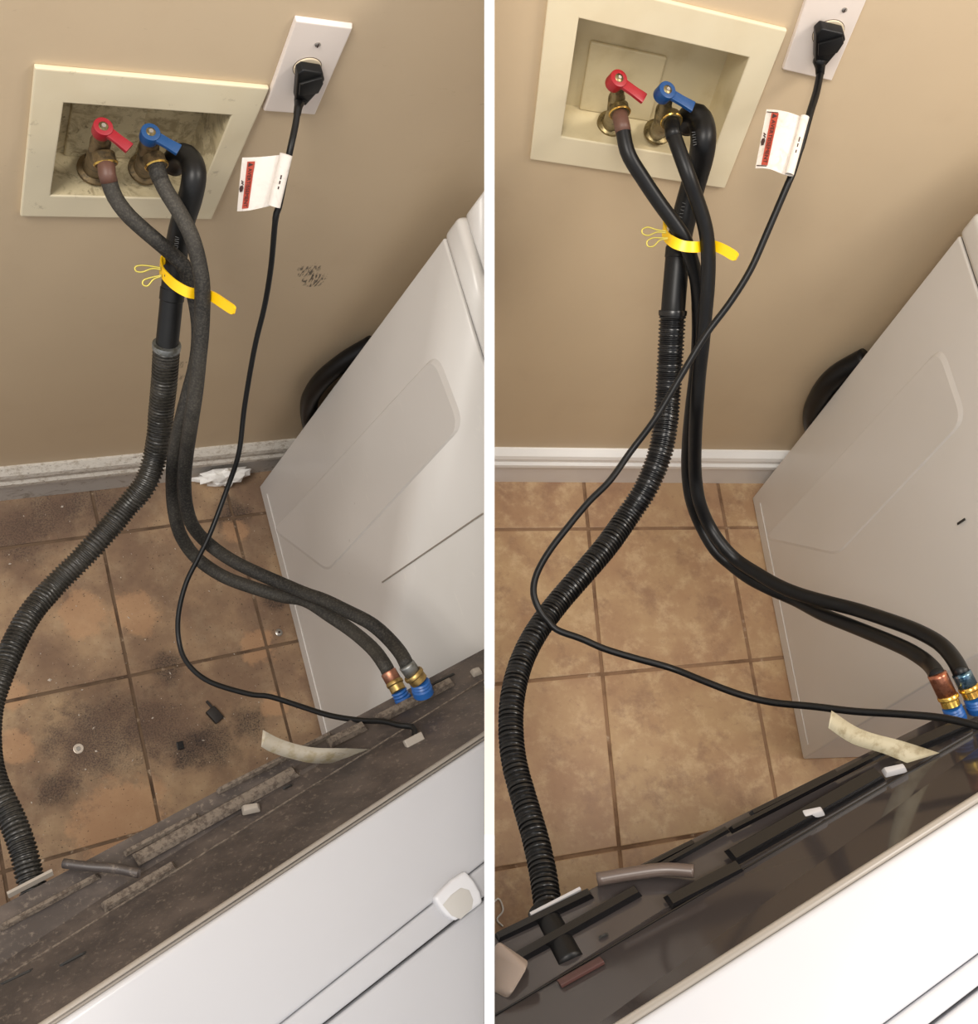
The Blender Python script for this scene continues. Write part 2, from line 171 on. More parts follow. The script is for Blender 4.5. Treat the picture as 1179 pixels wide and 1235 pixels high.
class Mat:
    def __init__(s, name, color, rough=0.5, metal=0.0, spec=0.5, coat=0.0):
        s.m = bpy.data.materials.new(name); s.m.use_nodes = True
        s.nt = s.m.node_tree; s.n = s.nt.nodes; s.b = s.n['Principled BSDF']
        s.b.inputs['Roughness'].default_value = rough
        s.b.inputs['Metallic'].default_value = metal
        s.b.inputs['Specular IOR Level'].default_value = spec
        s.b.inputs['Coat Weight'].default_value = coat
        s.b.inputs['Base Color'].default_value = color
        s.color = None; s.base = color
        s.tc = s.n.new('ShaderNodeTexCoord').outputs['Object']
    def link(s, a, b): s.nt.links.new(a, b)
    def cur(s):
        if s.color is None:
            r = s.n.new('ShaderNodeRGB'); r.outputs[0].default_value = s.base; s.color = r.outputs[0]
        return s.color
    def noise(s, scale, detail=4, rough=0.55, dist=0.0, vec=None, stretch=None):
        t = s.n.new('ShaderNodeTexNoise')
        t.inputs['Scale'].default_value = scale; t.inputs['Detail'].default_value = detail
        t.inputs['Roughness'].default_value = rough; t.inputs['Distortion'].default_value = dist
        v = vec or s.tc
        if stretch:
            mp = s.n.new('ShaderNodeMapping'); mp.inputs['Scale'].default_value = stretch
            s.link(v, mp.inputs['Vector']); v = mp.outputs[0]
        s.link(v, t.inputs['Vector'])
        return t.outputs['Fac']
    def ramp(s, fac, lo, hi):
        m = s.n.new('ShaderNodeMapRange'); m.interpolation_type = 'SMOOTHSTEP'
        m.inputs['From Min'].default_value = lo; m.inputs['From Max'].default_value = hi
        s.link(fac, m.inputs['Value']); return m.outputs[0]
    def math(s, op, a, b):
        m = s.n.new('ShaderNodeMath'); m.operation = op
        for i, q in enumerate((a, b)):
            if isinstance(q, (int, float)): m.inputs[i].default_value = q
            else: s.link(q, m.inputs[i])
        return m.outputs[0]
    def mix(s, fac, color):
        m = s.n.new('ShaderNodeMix'); m.data_type = 'RGBA'
        c = s.cur()
        if isinstance(fac, (int, float)): m.inputs[0].default_value = fac
        else: s.link(fac, m.inputs[0])
        s.link(c, m.inputs[6])
        if isinstance(color, tuple): m.inputs[7].default_value = color
        else: s.link(color, m.inputs[7])
        s.color = m.outputs[2]
        s.link(s.color, s.b.inputs['Base Color'])
        return s
    def spot(s, center, radius, soft=0.6, wob=None):
        """soft-edged stain around a point, edge broken up by noise"""
        d = s.n.new('ShaderNodeVectorMath'); d.operation = 'DISTANCE'
        s.link(s.tc, d.inputs[0]); d.inputs[1].default_value = center
        v = d.outputs['Value']
        if wob is not None: v = s.math('ADD', v, s.math('MULTIPLY', s.math('SUBTRACT', wob, 0.5), radius * 1.6))
        m = s.n.new('ShaderNodeMapRange'); m.interpolation_type = 'SMOOTHSTEP'
        m.inputs['From Min'].default_value = radius; m.inputs['From Max'].default_value = radius * (1 - soft)
        s.link(v, m.inputs['Value']); return m.outputs[0]
    def bump(s, fac, strength=0.2, dist=0.001):
        b = s.n.new('ShaderNodeBump'); b.inputs['Strength'].default_value = strength; b.inputs['Distance'].default_value = dist
        s.link(fac, b.inputs['Height']); s.link(b.outputs[0], s.b.inputs['Normal']); return s
    def rough(s, fac, lo, hi):
        m = s.n.new('ShaderNodeMapRange'); m.inputs['To Min'].default_value = lo; m.inputs['To Max'].default_value = hi
        s.link(fac, m.inputs['Value']); s.link(m.outputs[0], s.b.inputs['Roughness']); return s

def V(p): return Vector(p)

def make_mesh(name, verts, faces, mat, smooth=False, bevel=0, seg=2):
    me = bpy.data.meshes.new(name)
    me.from_pydata([tuple(v) for v in verts], [], faces)
    bm = bmesh.new(); bm.from_mesh(me)
    bmesh.ops.recalc_face_normals(bm, faces=bm.faces)
    if bevel:
        es = [e for e in bm.edges if len(e.link_faces) == 2 and e.calc_face_angle(0) > 0.6]
        bmesh.ops.bevel(bm, geom=es, offset=bevel, segments=seg, profile=0.6, affect='EDGES', clamp_overlap=True)
    bm.to_mesh(me); bm.free()
    if smooth:
        me.polygons.foreach_set('use_smooth', [True] * len(me.polygons))
        if smooth != 'all':
            me.set_sharp_from_angle(angle=math.radians(38))
    me.materials.append(mat.m if isinstance(mat, Mat) else mat)
    return me

def set_props(o, label=None, cat=None, group=None, kind=None):
    if label: o['label'] = label
    if cat: o['category'] = cat
    if group: o['group'] = group
    if kind: o['kind'] = kind

class Thing:
    """a top-level object: an Empty at the thing's base that parents its parts"""
    def __init__(s, bay, name, label, cat, base, group=None, kind=None):
        s.base = V(base)
        s.o = bpy.data.objects.new(name, None); COL.objects.link(s.o)
        s.o.empty_display_size = 0.03
        s.o.matrix_world = BAY[bay] @ Matrix.Translation(s.base)
        set_props(s.o, label, cat, group, kind)
    def part(s, name, geo, mat, parent=None, label=None, kind=None, **kw):
        verts, faces = geo
        me = make_mesh(name, [V(v) - s.base for v in verts], faces, mat, **kw)
        o = bpy.data.objects.new(name, me); COL.objects.link(o)
        o.parent = parent or s.o
        set_props(o, label, None, None, kind)
        return o

def single(bay, name, geo, mat, label, cat, base, group=None, kind=None, **kw):
    verts, faces = geo
    base = V(base)
    me = make_mesh(name, [V(v) - base for v in verts], faces, mat, **kw)
    o = bpy.data.objects.new(name, me); COL.objects.link(o)
    o.matrix_world = BAY[bay] @ Matrix.Translation(base)
    set_props(o, label, cat, group, kind)
    return o

def hexa(a, b):
    """solid between two quads (lists of 4 points in the same order)"""
    return list(a) + list(b), [(0, 1, 2, 3), (7, 6, 5, 4), (0, 4, 5, 1), (1, 5, 6, 2), (2, 6, 7, 3), (3, 7, 4, 0)]

def prism(poly, vec):
    n = len(poly); poly = [V(p) for p in poly]; vec = V(vec)
    vs = poly + [p + vec for p in poly]
    fs = [tuple(range(n)), tuple(range(2 * n - 1, n - 1, -1))]
    fs += [(i, (i + 1) % n, n + (i + 1) % n, n + i) for i in range(n)]
    return vs, fs

def box(x0, x1, y0, y1, z0, z1):
    return hexa([(x0, y0, z0), (x1, y0, z0), (x1, y1, z0), (x0, y1, z0)], [(x0, y0, z1), (x1, y0, z1), (x1, y1, z1), (x0, y1, z1)])

def join(*gs):
    vs, fs = [], []
    for v, f in gs:
        k = len(vs); vs += list(v); fs += [tuple(i + k for i in q) for q in f]
    return vs, fs

def ring(outer, inner, back_outer, back_inner):
    """picture-frame solid from four-point loops"""
    vs = list(outer) + list(inner) + list(back_outer) + list(back_inner)
    fs = []
    for i in range(4):
        j = (i + 1) % 4
        fs += [(i, j, 4 + j, 4 + i), (8 + i, 12 + i, 12 + j, 8 + j), (i, 8 + i, 8 + j, j), (4 + i, 4 + j, 12 + j, 12 + i)]
    return vs, fs

def spline(pts, step):
    """Catmull-Rom through pts, resampled evenly"""
    P = [V(p) for p in pts]
    P = [P[0] * 2 - P[1]] + P + [P[-1] * 2 - P[-2]]
    fine = []
    for i in range(1, len(P) - 2):
        p0, p1, p2, p3 = P[i - 1:i + 3]
        for k in range(24):
            t = k / 24
            fine.append(0.5 * ((2 * p1) + (p2 - p0) * t + (2 * p0 - 5 * p1 + 4 * p2 - p3) * t * t + (3 * p1 - p0 - 3 * p2 + p3) * t ** 3))
    fine.append(P[-2])
    # smooth a little so that pixel-traced points do not kink
    for _ in range(14):
        fine = [fine[0]] + [(fine[i - 1] + fine[i] * 2 + fine[i + 1]) / 4 for i in range(1, len(fine) - 1)] + [fine[-1]]
    out = [fine[0]]; acc = 0.0
    for a, b in zip(fine, fine[1:]):
        d = (b - a).length
        while acc + d >= step:
            t = (step - acc) / d; a = a + (b - a) * t; out.append(a); d = (b - a).length; acc = 0.0
        acc += d
    out.append(fine[-1])
    return out

def tube(pts, rad, seg=14, flat=1.0, cap=True, up=None):
    """tube along points; rad number or function(i, n); flat squashes along the second frame axis"""
    n = len(pts); pts = [V(p) for p in pts]
    T = [(pts[min(i + 1, n - 1)] - pts[max(i - 1, 0)]).normalized() for i in range(n)]
    u = V(up) if up is not None else (V((0, 0, 1)) if abs(T[0].z) < 0.9 else V((1, 0, 0)))
    u = (u - T[0] * u.dot(T[0])).normalized()
    vs, fs = [], []
    for i in range(n):
        u = (u - T[i] * u.dot(T[i])).normalized(); w = T[i].cross(u)
        r = rad(i, n) if callable(rad) else rad
        for k in range(seg):
            a = 2 * math.pi * k / seg
            vs.append(pts[i] + u * (r * math.cos(a)) + w * (r * flat * math.sin(a)))
    for i in range(n - 1):
        for k in range(seg):
            k2 = (k + 1) % seg
            fs.append((i * seg + k, i * seg + k2, (i + 1) * seg + k2, (i + 1) * seg + k))
    if cap:
        fs.append(tuple(range(seg))); fs.append(tuple(range((n - 1) * seg, n * seg)))
    return vs, fs

def rod(a, b, r0, r1=None, seg=20):
    r1 = r0 if r1 is None else r1
    return tube([a, b], lambda i, n: r0 if i == 0 else r1, seg)

def lathe(a, b, prof, seg=24):
    """prof: list of (t along a->b in metres, radius)"""
    a, b = V(a), V(b); d = (b - a).normalized()
    u = d.orthogonal().normalized(); w = d.cross(u)
    vs, fs = [], []
    for t, r in prof:
        for k in range(seg):
            an = 2 * math.pi * k / seg
            vs.append(a + d * t + u * (r * math.cos(an)) + w * (r * math.sin(an)))
    n = len(prof)
    for i in range(n - 1):
        for k in range(seg):
            k2 = (k + 1) % seg
            fs.append((i * seg + k, i * seg + k2, (i + 1) * seg + k2, (i + 1) * seg + k))
    fs.append(tuple(range(seg))); fs.append(tuple(range((n - 1) * seg, n * seg)))
    return vs, fs

def strip(path, half, normal, thick):
    """flat strap along a path: half-width vector, thickness along normal (lists or constants)"""
    n = len(path); vs, fs = [], []
    for i, p in enumerate(path):
        p = V(p); h = V(half[i]) if isinstance(half, list) else V(half)
        nn = V(normal[i]) if isinstance(normal, list) else V(normal)
        vs += [p - h, p + h, p + h + nn * thick, p - h + nn * thick]
    for i in range(n - 1):
        a, b = i * 4, (i + 1) * 4
        for k in range(4):
            fs.append((a + k, a + (k + 1) % 4, b + (k + 1) % 4, b + k))
    fs += [(0, 1, 2, 3), tuple((n - 1) * 4 + k for k in range(4))]
    return vs, fs

def lerp(a, b, t): return V(a) * (1 - t) + V(b) * t

def text_geo(body, size, origin, xdir, ydir, extrude=0.0002):
    cu = bpy.data.curves.new('lettering', 'FONT'); cu.body = body; cu.size = size; cu.extrude = extrude
    cu.align_x = 'LEFT'; cu.align_y = 'CENTER'; cu.resolution_u = 3
    ob = bpy.data.objects.new('lettering', cu); COL.objects.link(ob)
    dg = bpy.context.evaluated_depsgraph_get()
    me = bpy.data.meshes.new_from_object(ob.evaluated_get(dg))
    bpy.data.objects.remove(ob, do_unlink=True); bpy.data.curves.remove(cu)
    x, y = V(xdir).normalized(), V(ydir).normalized(); z = x.cross(y)
    xs = [v.co.x for v in me.vertices]; w = max(xs) - min(xs)
    vs = [(v.co.x, v.co.y, v.co.z) for v in me.vertices]; fs = [tuple(p.vertices) for p in me.polygons]
    bpy.data.meshes.remove(me)
    def place(length):
        k = length / w
        return [V(origin) + x * (a * k) + y * b + z * c for a, b, c in vs], fs
    return place

# ------------------------------------------------------------------ materials
def wall_material(name, dirty):
    m = Mat(name, lin(204, 183, 152), rough=0.42, spec=0.35)
    m.mix(m.ramp(m.noise(1.6, 3), 0.35, 0.7), lin(199, 178, 148))
    m.mix(m.ramp(m.noise(9, 5), 0.5, 0.85), lin(196, 174, 144))
    sc = m.math('MULTIPLY', m.ramp(m.noise(30, 6, 0.7, 1.5, stretch=(1, 1, 3.5)), 0.64, 0.74), 0.22 if dirty else 0.08)
    m.mix(sc, lin(120, 95, 72))
    if dirty:
        wob = m.noise(90, 3, 0.6, stretch=(0.6, 1, 1.4))
        for i, c in enumerate(DIRTY['scuff']):
            f = m.math('MULTIPLY', m.spot(c, 0.020 if i < 2 else 0.014, 0.3, wob), m.ramp(m.noise(160, 4, 0.6, stretch=(2.2, 1, 0.45)), 0.47, 0.56))
            m.mix(m.math('MULTIPLY', f, 0.85 if i < 2 else 0.45), lin(48, 42, 38))
    m.bump(m.noise(260, 3), 0.12, 0.0006)
    return m

def tile_material(name, dirty):
    m = Mat(name, lin(190, 160, 122), rough=0.4, spec=0.35)
    oi = m.n.new('ShaderNodeObjectInfo')
    m.mix(m.ramp(m.noise(6, 5, 0.6), 0.36, 0.66), lin(170, 136, 104))
    m.mix(m.math('MULTIPLY', m.ramp(m.noise(20, 8, 0.72), 0.46, 0.68), 0.65), lin(214, 188, 150))
    m.mix(m.math('MULTIPLY', m.ramp(m.noise(13, 8, 0.7), 0.50, 0.68), 0.75), lin(148, 116, 92))
    m.mix(m.math('MULTIPLY', m.ramp(m.noise(60, 6, 0.75), 0.55, 0.72), 0.5), lin(138, 106, 84))
    m.mix(m.math('MULTIPLY', oi.outputs['Random'], 0.22), lin(178, 140, 118))
    if dirty:
        film = m.ramp(m.noise(6, 5, 0.6), 0.30, 0.62)
        m.mix(m.math('ADD', m.math('MULTIPLY', film, 0.42), 0.28), lin(104, 86, 73))
        wob = m.noise(26, 5, 0.7)
        grit = m.ramp(m.noise(330, 3, 0.7), 0.42, 0.62)
        for x, y, z, s in DIRTY['dirt']:
            f = m.spot((x, y, 0), s, 0.75, wob)
            m.mix(m.math('MULTIPLY', f, m.math('ADD', m.math('MULTIPLY', grit, 0.45), 0.40)), lin(52, 45, 44) if s < 0.07 else lin(84, 68, 60))
        for x, y, z, s in DIRTY['clean']:
            m.mix(m.math('MULTIPLY', m.spot((x, y, 0), s, 0.35, wob), 0.5), lin(192, 150, 112))
        m.mix(m.math('MULTIPLY', m.ramp(m.noise(240, 2, 0.5), 0.66, 0.72), 0.75), lin(46, 38, 34))
        m.mix(m.math('MULTIPLY', m.ramp(m.noise(190, 2, 0.5, vec=None, stretch=(1.3, 0.8, 1)), 0.70, 0.75), 0.5), lin(176, 160, 146))
        m.rough(film, 0.5, 0.8)
    m.bump(m.noise(45, 5), 0.25, 0.0012)
    return m

def grout_material(name, dirty):
    m = Mat(name, lin(150, 120, 94) if not dirty else lin(112, 92, 74), rough=0.85, spec=0.2)
    m.mix(m.ramp(m.noise(14, 5), 0.45, 0.7), lin(112, 86, 66) if not dirty else lin(80, 64, 52))
    m.mix(m.ramp(m.noise(40, 4), 0.6, 0.75), lin(196, 176, 152))
    return m

M_WALL = {'clean': wall_material('tan_wall_paint', False), 'dirty': wall_material('scuffed_tan_wall_paint', True)}
M_TILE = {'clean': tile_material('brown_stone_tile', False), 'dirty': tile_material('dirty_brown_stone_tile', True)}
M_GROUT = {'clean': grout_material('tan_grout', False), 'dirty': grout_material('dirty_grout', True)}
M_WHITE = Mat('white_partition_paint', (0.92, 0.92, 0.92, 1), rough=0.6)

def base_material(dirty):
    m = Mat('baseboard_paint_dirty' if dirty else 'baseboard_paint', lin(232, 228, 224) if not dirty else lin(196, 192, 186), rough=0.4)
    if dirty:
        m.mix(m.ramp(m.noise(30, 6, 0.7, 1.0), 0.52, 0.66), lin(150, 142, 132))
        m.mix(m.math('MULTIPLY', m.ramp(m.noise(80, 5, 0.7), 0.6, 0.7), 0.8), lin(92, 82, 72))
    else:
        m.mix(m.ramp(m.noise(6, 3), 0.5, 0.8), lin(224, 219, 214))
    return m
M_BASE = {'clean': base_material(False), 'dirty': base_material(True)}

def flake_material():
    m = Mat('flaking_white_moulding_paint', lin(206, 200, 190), rough=0.6)
    m.mix(m.math('MULTIPLY', m.ramp(m.noise(120, 7, 0.8, stretch=(0.6, 1, 1)), 0.48, 0.64), 0.75), lin(150, 136, 118))
    m.mix(m.math('MULTIPLY', m.ramp(m.noise(200, 6, 0.75, stretch=(0.5, 1, 1)), 0.58, 0.68), 0.7), lin(92, 80, 68))
    m.bump(m.noise(120, 5), 0.6, 0.003)
    return m
M_CAP = {'clean': Mat('white_gloss_moulding', lin(250, 249, 247), rough=0.3), 'dirty': flake_material()}

def plastic_box(dirty):
    m = Mat('aged_ivory_plastic' if dirty else 'ivory_plastic', lin(226, 214, 184), rough=0.4)
    m.mix(m.ramp(m.noise(8, 4), 0.4, 0.75), lin(220, 206, 174))
    if dirty:
        m.mix(m.math('MULTIPLY', m.ramp(m.noise(60, 5, 0.7), 0.62, 0.72), 0.4), lin(150, 134, 104))
    return m
def recess_plastic(dirty):
    m = Mat('stained_recess_plastic' if dirty else 'recess_plastic', lin(206, 192, 156), rough=0.45)
    m.mix(m.ramp(m.noise(18, 5), 0.45, 0.7), lin(192, 176, 138))
    if dirty:
        m.mix(m.math('MULTIPLY', m.ramp(m.noise(45, 6, 0.7, 0.6), 0.44, 0.62), 0.6), lin(120, 102, 72))
        m.mix(m.math('MULTIPLY', m.ramp(m.noise(110, 5, 0.7), 0.58, 0.7), 0.7), lin(84, 70, 50))
    return m
M_BOX = {'clean': plastic_box(False), 'dirty': plastic_box(True)}
M_RECESS = {'clean': recess_plastic(False), 'dirty': recess_plastic(True)}

def rubber(dirty, name, base=(13, 13, 14)):
    m = Mat(name + ('_dusty' if dirty else ''), lin(*base), rough=0.4 if not dirty else 0.65, spec=0.3)
    if dirty:
        m.mix(m.math('MULTIPLY', m.ramp(m.noise(9, 5, 0.6), 0.34, 0.72), 0.28), lin(98, 92, 82))
        m.mix(m.math('MULTIPLY', m.ramp(m.noise(420, 4, 0.7), 0.42, 0.72), 0.2), lin(126, 120, 108))
    else:
        m.mix(m.math('MULTIPLY', m.ramp(m.noise(60, 4), 0.55, 0.75), 0.2), lin(38, 38, 39))
    return m
M_HOSE = {'clean': rubber(False, 'black_rubber'), 'dirty': rubber(True, 'black_rubber', (22, 21, 20))}
M_PIPE = {'clean': rubber(False, 'black_vinyl_pipe', (12, 12, 13)), 'dirty': rubber(False, 'worn_black_vinyl_pipe', (22, 22, 22))}
def corr(dirty):
    m = rubber(dirty, 'corrugated_plastic', (11, 11, 12) if not dirty else (17, 17, 17))
    m.b.inputs['Roughness'].default_value = 0.28 if not dirty else 0.34
    m.b.inputs['Specular IOR Level'].default_value = 0.5
    return m
M_CORR = {'clean': corr(False), 'dirty': corr(True)}
M_CORD = {'clean': rubber(False, 'black_cord', (12, 12, 13)), 'dirty': rubber(False, 'black_cord_worn', (20, 20, 20))}
M_RED = {'clean': Mat('red_enamel', lin(150, 8, 26), rough=0.35), 'dirty': Mat('red_enamel_dull', lin(142, 10, 30), rough=0.45)}
M_BLUE = {'clean': Mat('blue_enamel', lin(2, 62, 116), rough=0.35), 'dirty': Mat('blue_enamel_dull', lin(4, 62, 112), rough=0.45)}
def brass(name, c, c2, rough=0.3):
    m = Mat(name, c, rough=rough, metal=0.9)
    m.mix(m.ramp(m.noise(90, 5, 0.7), 0.45, 0.65), c2); return m
M_BRASS = {'clean': brass('tarnished_brass', lin(140, 126, 92), lin(88, 78, 54), 0.38), 'dirty': brass('dirty_brass', lin(128, 110, 82), lin(88, 78, 62), 0.55)}
M_GOLD = {'clean': brass('yellow_brass', lin(222, 184, 92), lin(190, 140, 66), 0.22), 'dirty': brass('dull_yellow_brass', lin(178, 150, 92), lin(134, 112, 76), 0.4)}
M_COPPER = {'clean': brass('copper_ferrule', lin(196, 132, 104), lin(150, 92, 72), 0.28), 'dirty': brass('dull_copper_ferrule', lin(178, 124, 100), lin(128, 104, 84), 0.45)}
M_FOIL = {'clean': brass('blue_steel_ferrule', lin(120, 150, 172), lin(30, 74, 104), 0.25), 'dirty': brass('dusty_steel_ferrule', lin(150, 152, 150), lin(120, 118, 108), 0.5)}
M_MARK = Mat('faded_grey_print', lin(78, 78, 78), rough=0.7)
M_BROWN = Mat('brown_rubber_sleeve', lin(92, 62, 50), rough=0.5)
M_VALVEBLUE = Mat('blue_valve_plastic', lin(30, 84, 150), rough=0.4)
M_SCREW = Mat('steel_screw', lin(170, 165, 158), rough=0.35, metal=0.8)
M_YELLOW = {'clean': Mat('yellow_vinyl', lin(255, 208, 16), rough=0.35), 'dirty': Mat('yellow_vinyl_worn', lin(244, 194, 14), rough=0.4)}
M_WIRE = Mat('yellow_wire', lin(190, 176, 82), rough=0.35, metal=0.3)
M_PLATE = Mat('white_outlet_plastic', lin(226, 214, 204), rough=0.35)
M_RECEP = Mat('ivory_receptacle', lin(216, 200, 172), rough=0.4)
def paper_material():
    m = Mat('tag_paper', lin(214, 206, 197), rough=0.6)
    m.mix(m.ramp(m.noise(60, 4, 0.6, 1.2), 0.5, 0.7), lin(198, 189, 178))
    m.bump(m.noise(50, 3, 0.5, 1.5), 0.5, 0.003); return m
M_PAPER = paper_material()
M_TAGRED = Mat('tag_red_print', lin(166, 62, 42), rough=0.6)
M_INK = Mat('black_ink', lin(52, 28, 24), rough=0.6)
def enamel(name, c, c2):
    m = Mat(name, c, rough=0.22, spec=0.5)
    m.mix(m.ramp(m.noise(3, 3), 0.4, 0.7), c2); return m
def dryer_material(dirty):
    m = enamel('dryer_enamel_dirty' if dirty else 'dryer_enamel', lin(212, 208, 203), lin(208, 204, 198))
    if dirty:
        m.mix(m.math('MULTIPLY', m.ramp(m.noise(11, 6, 0.7, 1.5, stretch=(1, 0.7, 2)), 0.62, 0.70), 0.35), lin(224, 220, 212))
        m.mix(m.math('MULTIPLY', m.ramp(m.noise(60, 4), 0.72, 0.78), 0.4), lin(120, 108, 92))
    m.b.inputs['Roughness'].default_value = 0.34
    return m
M_DRYER = {'clean': dryer_material(False), 'dirty': dryer_material(True)}
M_WASHER = enamel('washer_white_enamel', lin(200, 200, 203), lin(197, 197, 200))
M_EDGE = Mat('washer_edge_trim', lin(158, 150, 140), rough=0.35)
M_LIDGREY = Mat('grey_hinge_inlay', lin(176, 173, 168), rough=0.4)
M_GAP = Mat('dark_gasket', lin(34, 33, 32), rough=0.6)
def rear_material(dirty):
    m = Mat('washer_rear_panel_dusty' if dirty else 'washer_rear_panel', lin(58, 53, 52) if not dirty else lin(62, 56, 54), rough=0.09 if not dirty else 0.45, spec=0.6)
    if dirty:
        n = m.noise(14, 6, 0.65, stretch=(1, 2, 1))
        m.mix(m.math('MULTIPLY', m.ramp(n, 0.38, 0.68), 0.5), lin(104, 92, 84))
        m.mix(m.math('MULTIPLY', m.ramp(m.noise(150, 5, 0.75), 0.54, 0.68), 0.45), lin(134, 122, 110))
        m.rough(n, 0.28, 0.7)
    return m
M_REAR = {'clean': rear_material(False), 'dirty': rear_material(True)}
M_BLACK = {'clean': Mat('black_plastic', lin(16, 15, 16), rough=0.25), 'dirty': Mat('black_plastic_dusty', lin(40, 36, 34), rough=0.6)}
def dust_rib():
    m = Mat('dust_covered_rib', lin(112, 102, 92), rough=0.9, spec=0.1)
    m.mix(m.ramp(m.noise(160, 5, 0.7), 0.42, 0.62), lin(82, 73, 66))
    m.bump(m.noise(260, 4, 0.7), 0.8, 0.002); return m
M_DUST = dust_rib()
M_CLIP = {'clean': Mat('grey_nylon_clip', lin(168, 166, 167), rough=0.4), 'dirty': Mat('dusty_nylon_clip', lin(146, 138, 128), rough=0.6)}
M_REDCLIP = Mat('brown_red_clip', lin(72, 46, 42), rough=0.4)
M_CABLE = Mat('brown_grey_cable', lin(88, 76, 70), rough=0.35)
def tape_material(dirty):
    m = Mat('masking_tape_dusty' if dirty else 'masking_tape', lin(172, 163, 138) if not dirty else lin(158, 150, 135), rough=0.6)
    m.mix(m.ramp(m.noise(50, 5, 0.7), 0.45, 0.68), lin(138, 126, 98)); return m
M_TAPE = {'clean': tape_material(False), 'dirty': tape_material(True)}

# ------------------------------------------------------------------ the setting
WORDS = {'clean': dict(side='right', bay='clean right-hand bay', adj='clean'), 'dirty': dict(side='left', bay='dusty left-hand bay', adj='dusty')}

def build_setting(bay, D):
    w = WORDS[bay]; sd = w['side']
    x0, x1 = (-1.0, 1.45)
    # wall with the opening of the recessed box
    zt = 2.4
    outer = [(x0, 0, -0.06), (x1, 0, -0.06), (x1, 0, zt), (x0, 0, zt)]
    inner = [(p[0], 0, p[2]) for p in D['inner']]
    back = lambda L: [(p[0], 0.12, p[2]) for p in L]
    single(bay, 'wall_' + sd, ring(outer, inner, back(outer), back(inner)), M_WALL[bay],
           'tan painted wall behind the laundry hoses in the ' + w['bay'], 'wall', (0, 0, 0), kind='structure')
    if bay == 'clean':  # added unseen wall, keeps light out of the gap behind the dryer
        xs = D['dx'] + 0.70
        single(bay, 'wall_side', box(xs, xs + 0.1, -1.3, 0.0, -0.06, 2.3), M_WALL[bay], 'tan side wall beyond the dryer, closing the laundry corner', 'wall', (xs, 0, 0), kind='structure')
    # baseboard: flat board and moulded cap
    t = Thing(bay, 'baseboard_' + sd, ('white baseboard with crisp moulded cap' if bay == 'clean' else 'grimy baseboard with flaking paint along its cap') + ', under the tan wall', 'baseboard', (0, 0, 0), kind='structure')
    h = D['bb']; d0 = -0.012
    def extr(prof): return prism([(x0, y, z) for y, z in prof], (x1 - x0, 0, 0))
    t.part('board', extr([(0, 0), (d0, 0), (d0, h * 0.56), (0, h * 0.56)]), M_BASE[bay])
    t.part('cap_moulding', extr([(0, h * 0.56), (d0 - 0.001, h * 0.56), (d0 - 0.007, h * 0.60), (d0 - 0.007, h * 0.68), (d0 - 0.002, h * 0.72), (d0 - 0.002, h * 0.80), (d0 - 0.005, h * 0.84), (d0 - 0.003, h * 0.92), (-0.004, h), (0, h)]), M_CAP[bay])
    # floor: mortar bed with single tiles on it
    fl = Thing(bay, 'floor', ('clean brown stone tile floor behind the washer' if bay == 'clean' else 'brown stone tile floor covered in dark dust and grime'), 'floor', (0, 0, 0), kind='structure')
    if bay == 'dirty': fl.o.name = 'floor'
    fl.part('mortar_bed', box(x0, x1, -1.7, 0.0, -0.05, -0.0025), M_GROUT[bay])
    rows = [[0.0, 0.0]] + [list(r) for r in D['rows']]
    sp = rows[-1][0] - rows[-2][0]
    while len(rows) < 6: rows.append([rows[-1][0] + sp, rows[-1][1] * (1.12 if bay == 'clean' else 1)])
    js = [list(j) for j in D['joints']]; sj = js[1][0] - js[0][0]
    joints = [[js[0][0] - 3 * sj, js[0][1] * 1.0], [js[0][0] - 2 * sj, js[0][1]], [js[0][0] - sj, js[0][1]]] + js + [[js[1][0] + sj, js[1][1]], [js[1][0] + 2 * sj, js[1][1]]]
    def cross(rw, jt):
        a, b = rw; c, d = jt            # y = a + b x ; x = c + d y
        y = (a + b * c) / (1 - b * d); return V((c + d * y, y, 0))
    g = 0.0034 if bay == 'clean' else 0.0028
    rnd = random.Random(5)
    for i in range(len(rows) - 1):
        for j in range(len(joints) - 1):
            q = [cross(rows[i], joints[j]), cross(rows[i], joints[j + 1]), cross(rows[i + 1], joints[j + 1]), cross(rows[i + 1], joints[j])]
            q[0] += V((g, -g, 0)); q[1] += V((-g, -g, 0)); q[2] += V((-g, g, 0)); q[3] += V((g, g, 0))
            dz = rnd.uniform(-0.0006, 0.0004)
            fl.part('tile', hexa([p + V((0, 0, -0.004)) for p in q], [p + V((0, 0, dz)) for p in q]), M_TILE[bay], bevel=0.0018, seg=2)

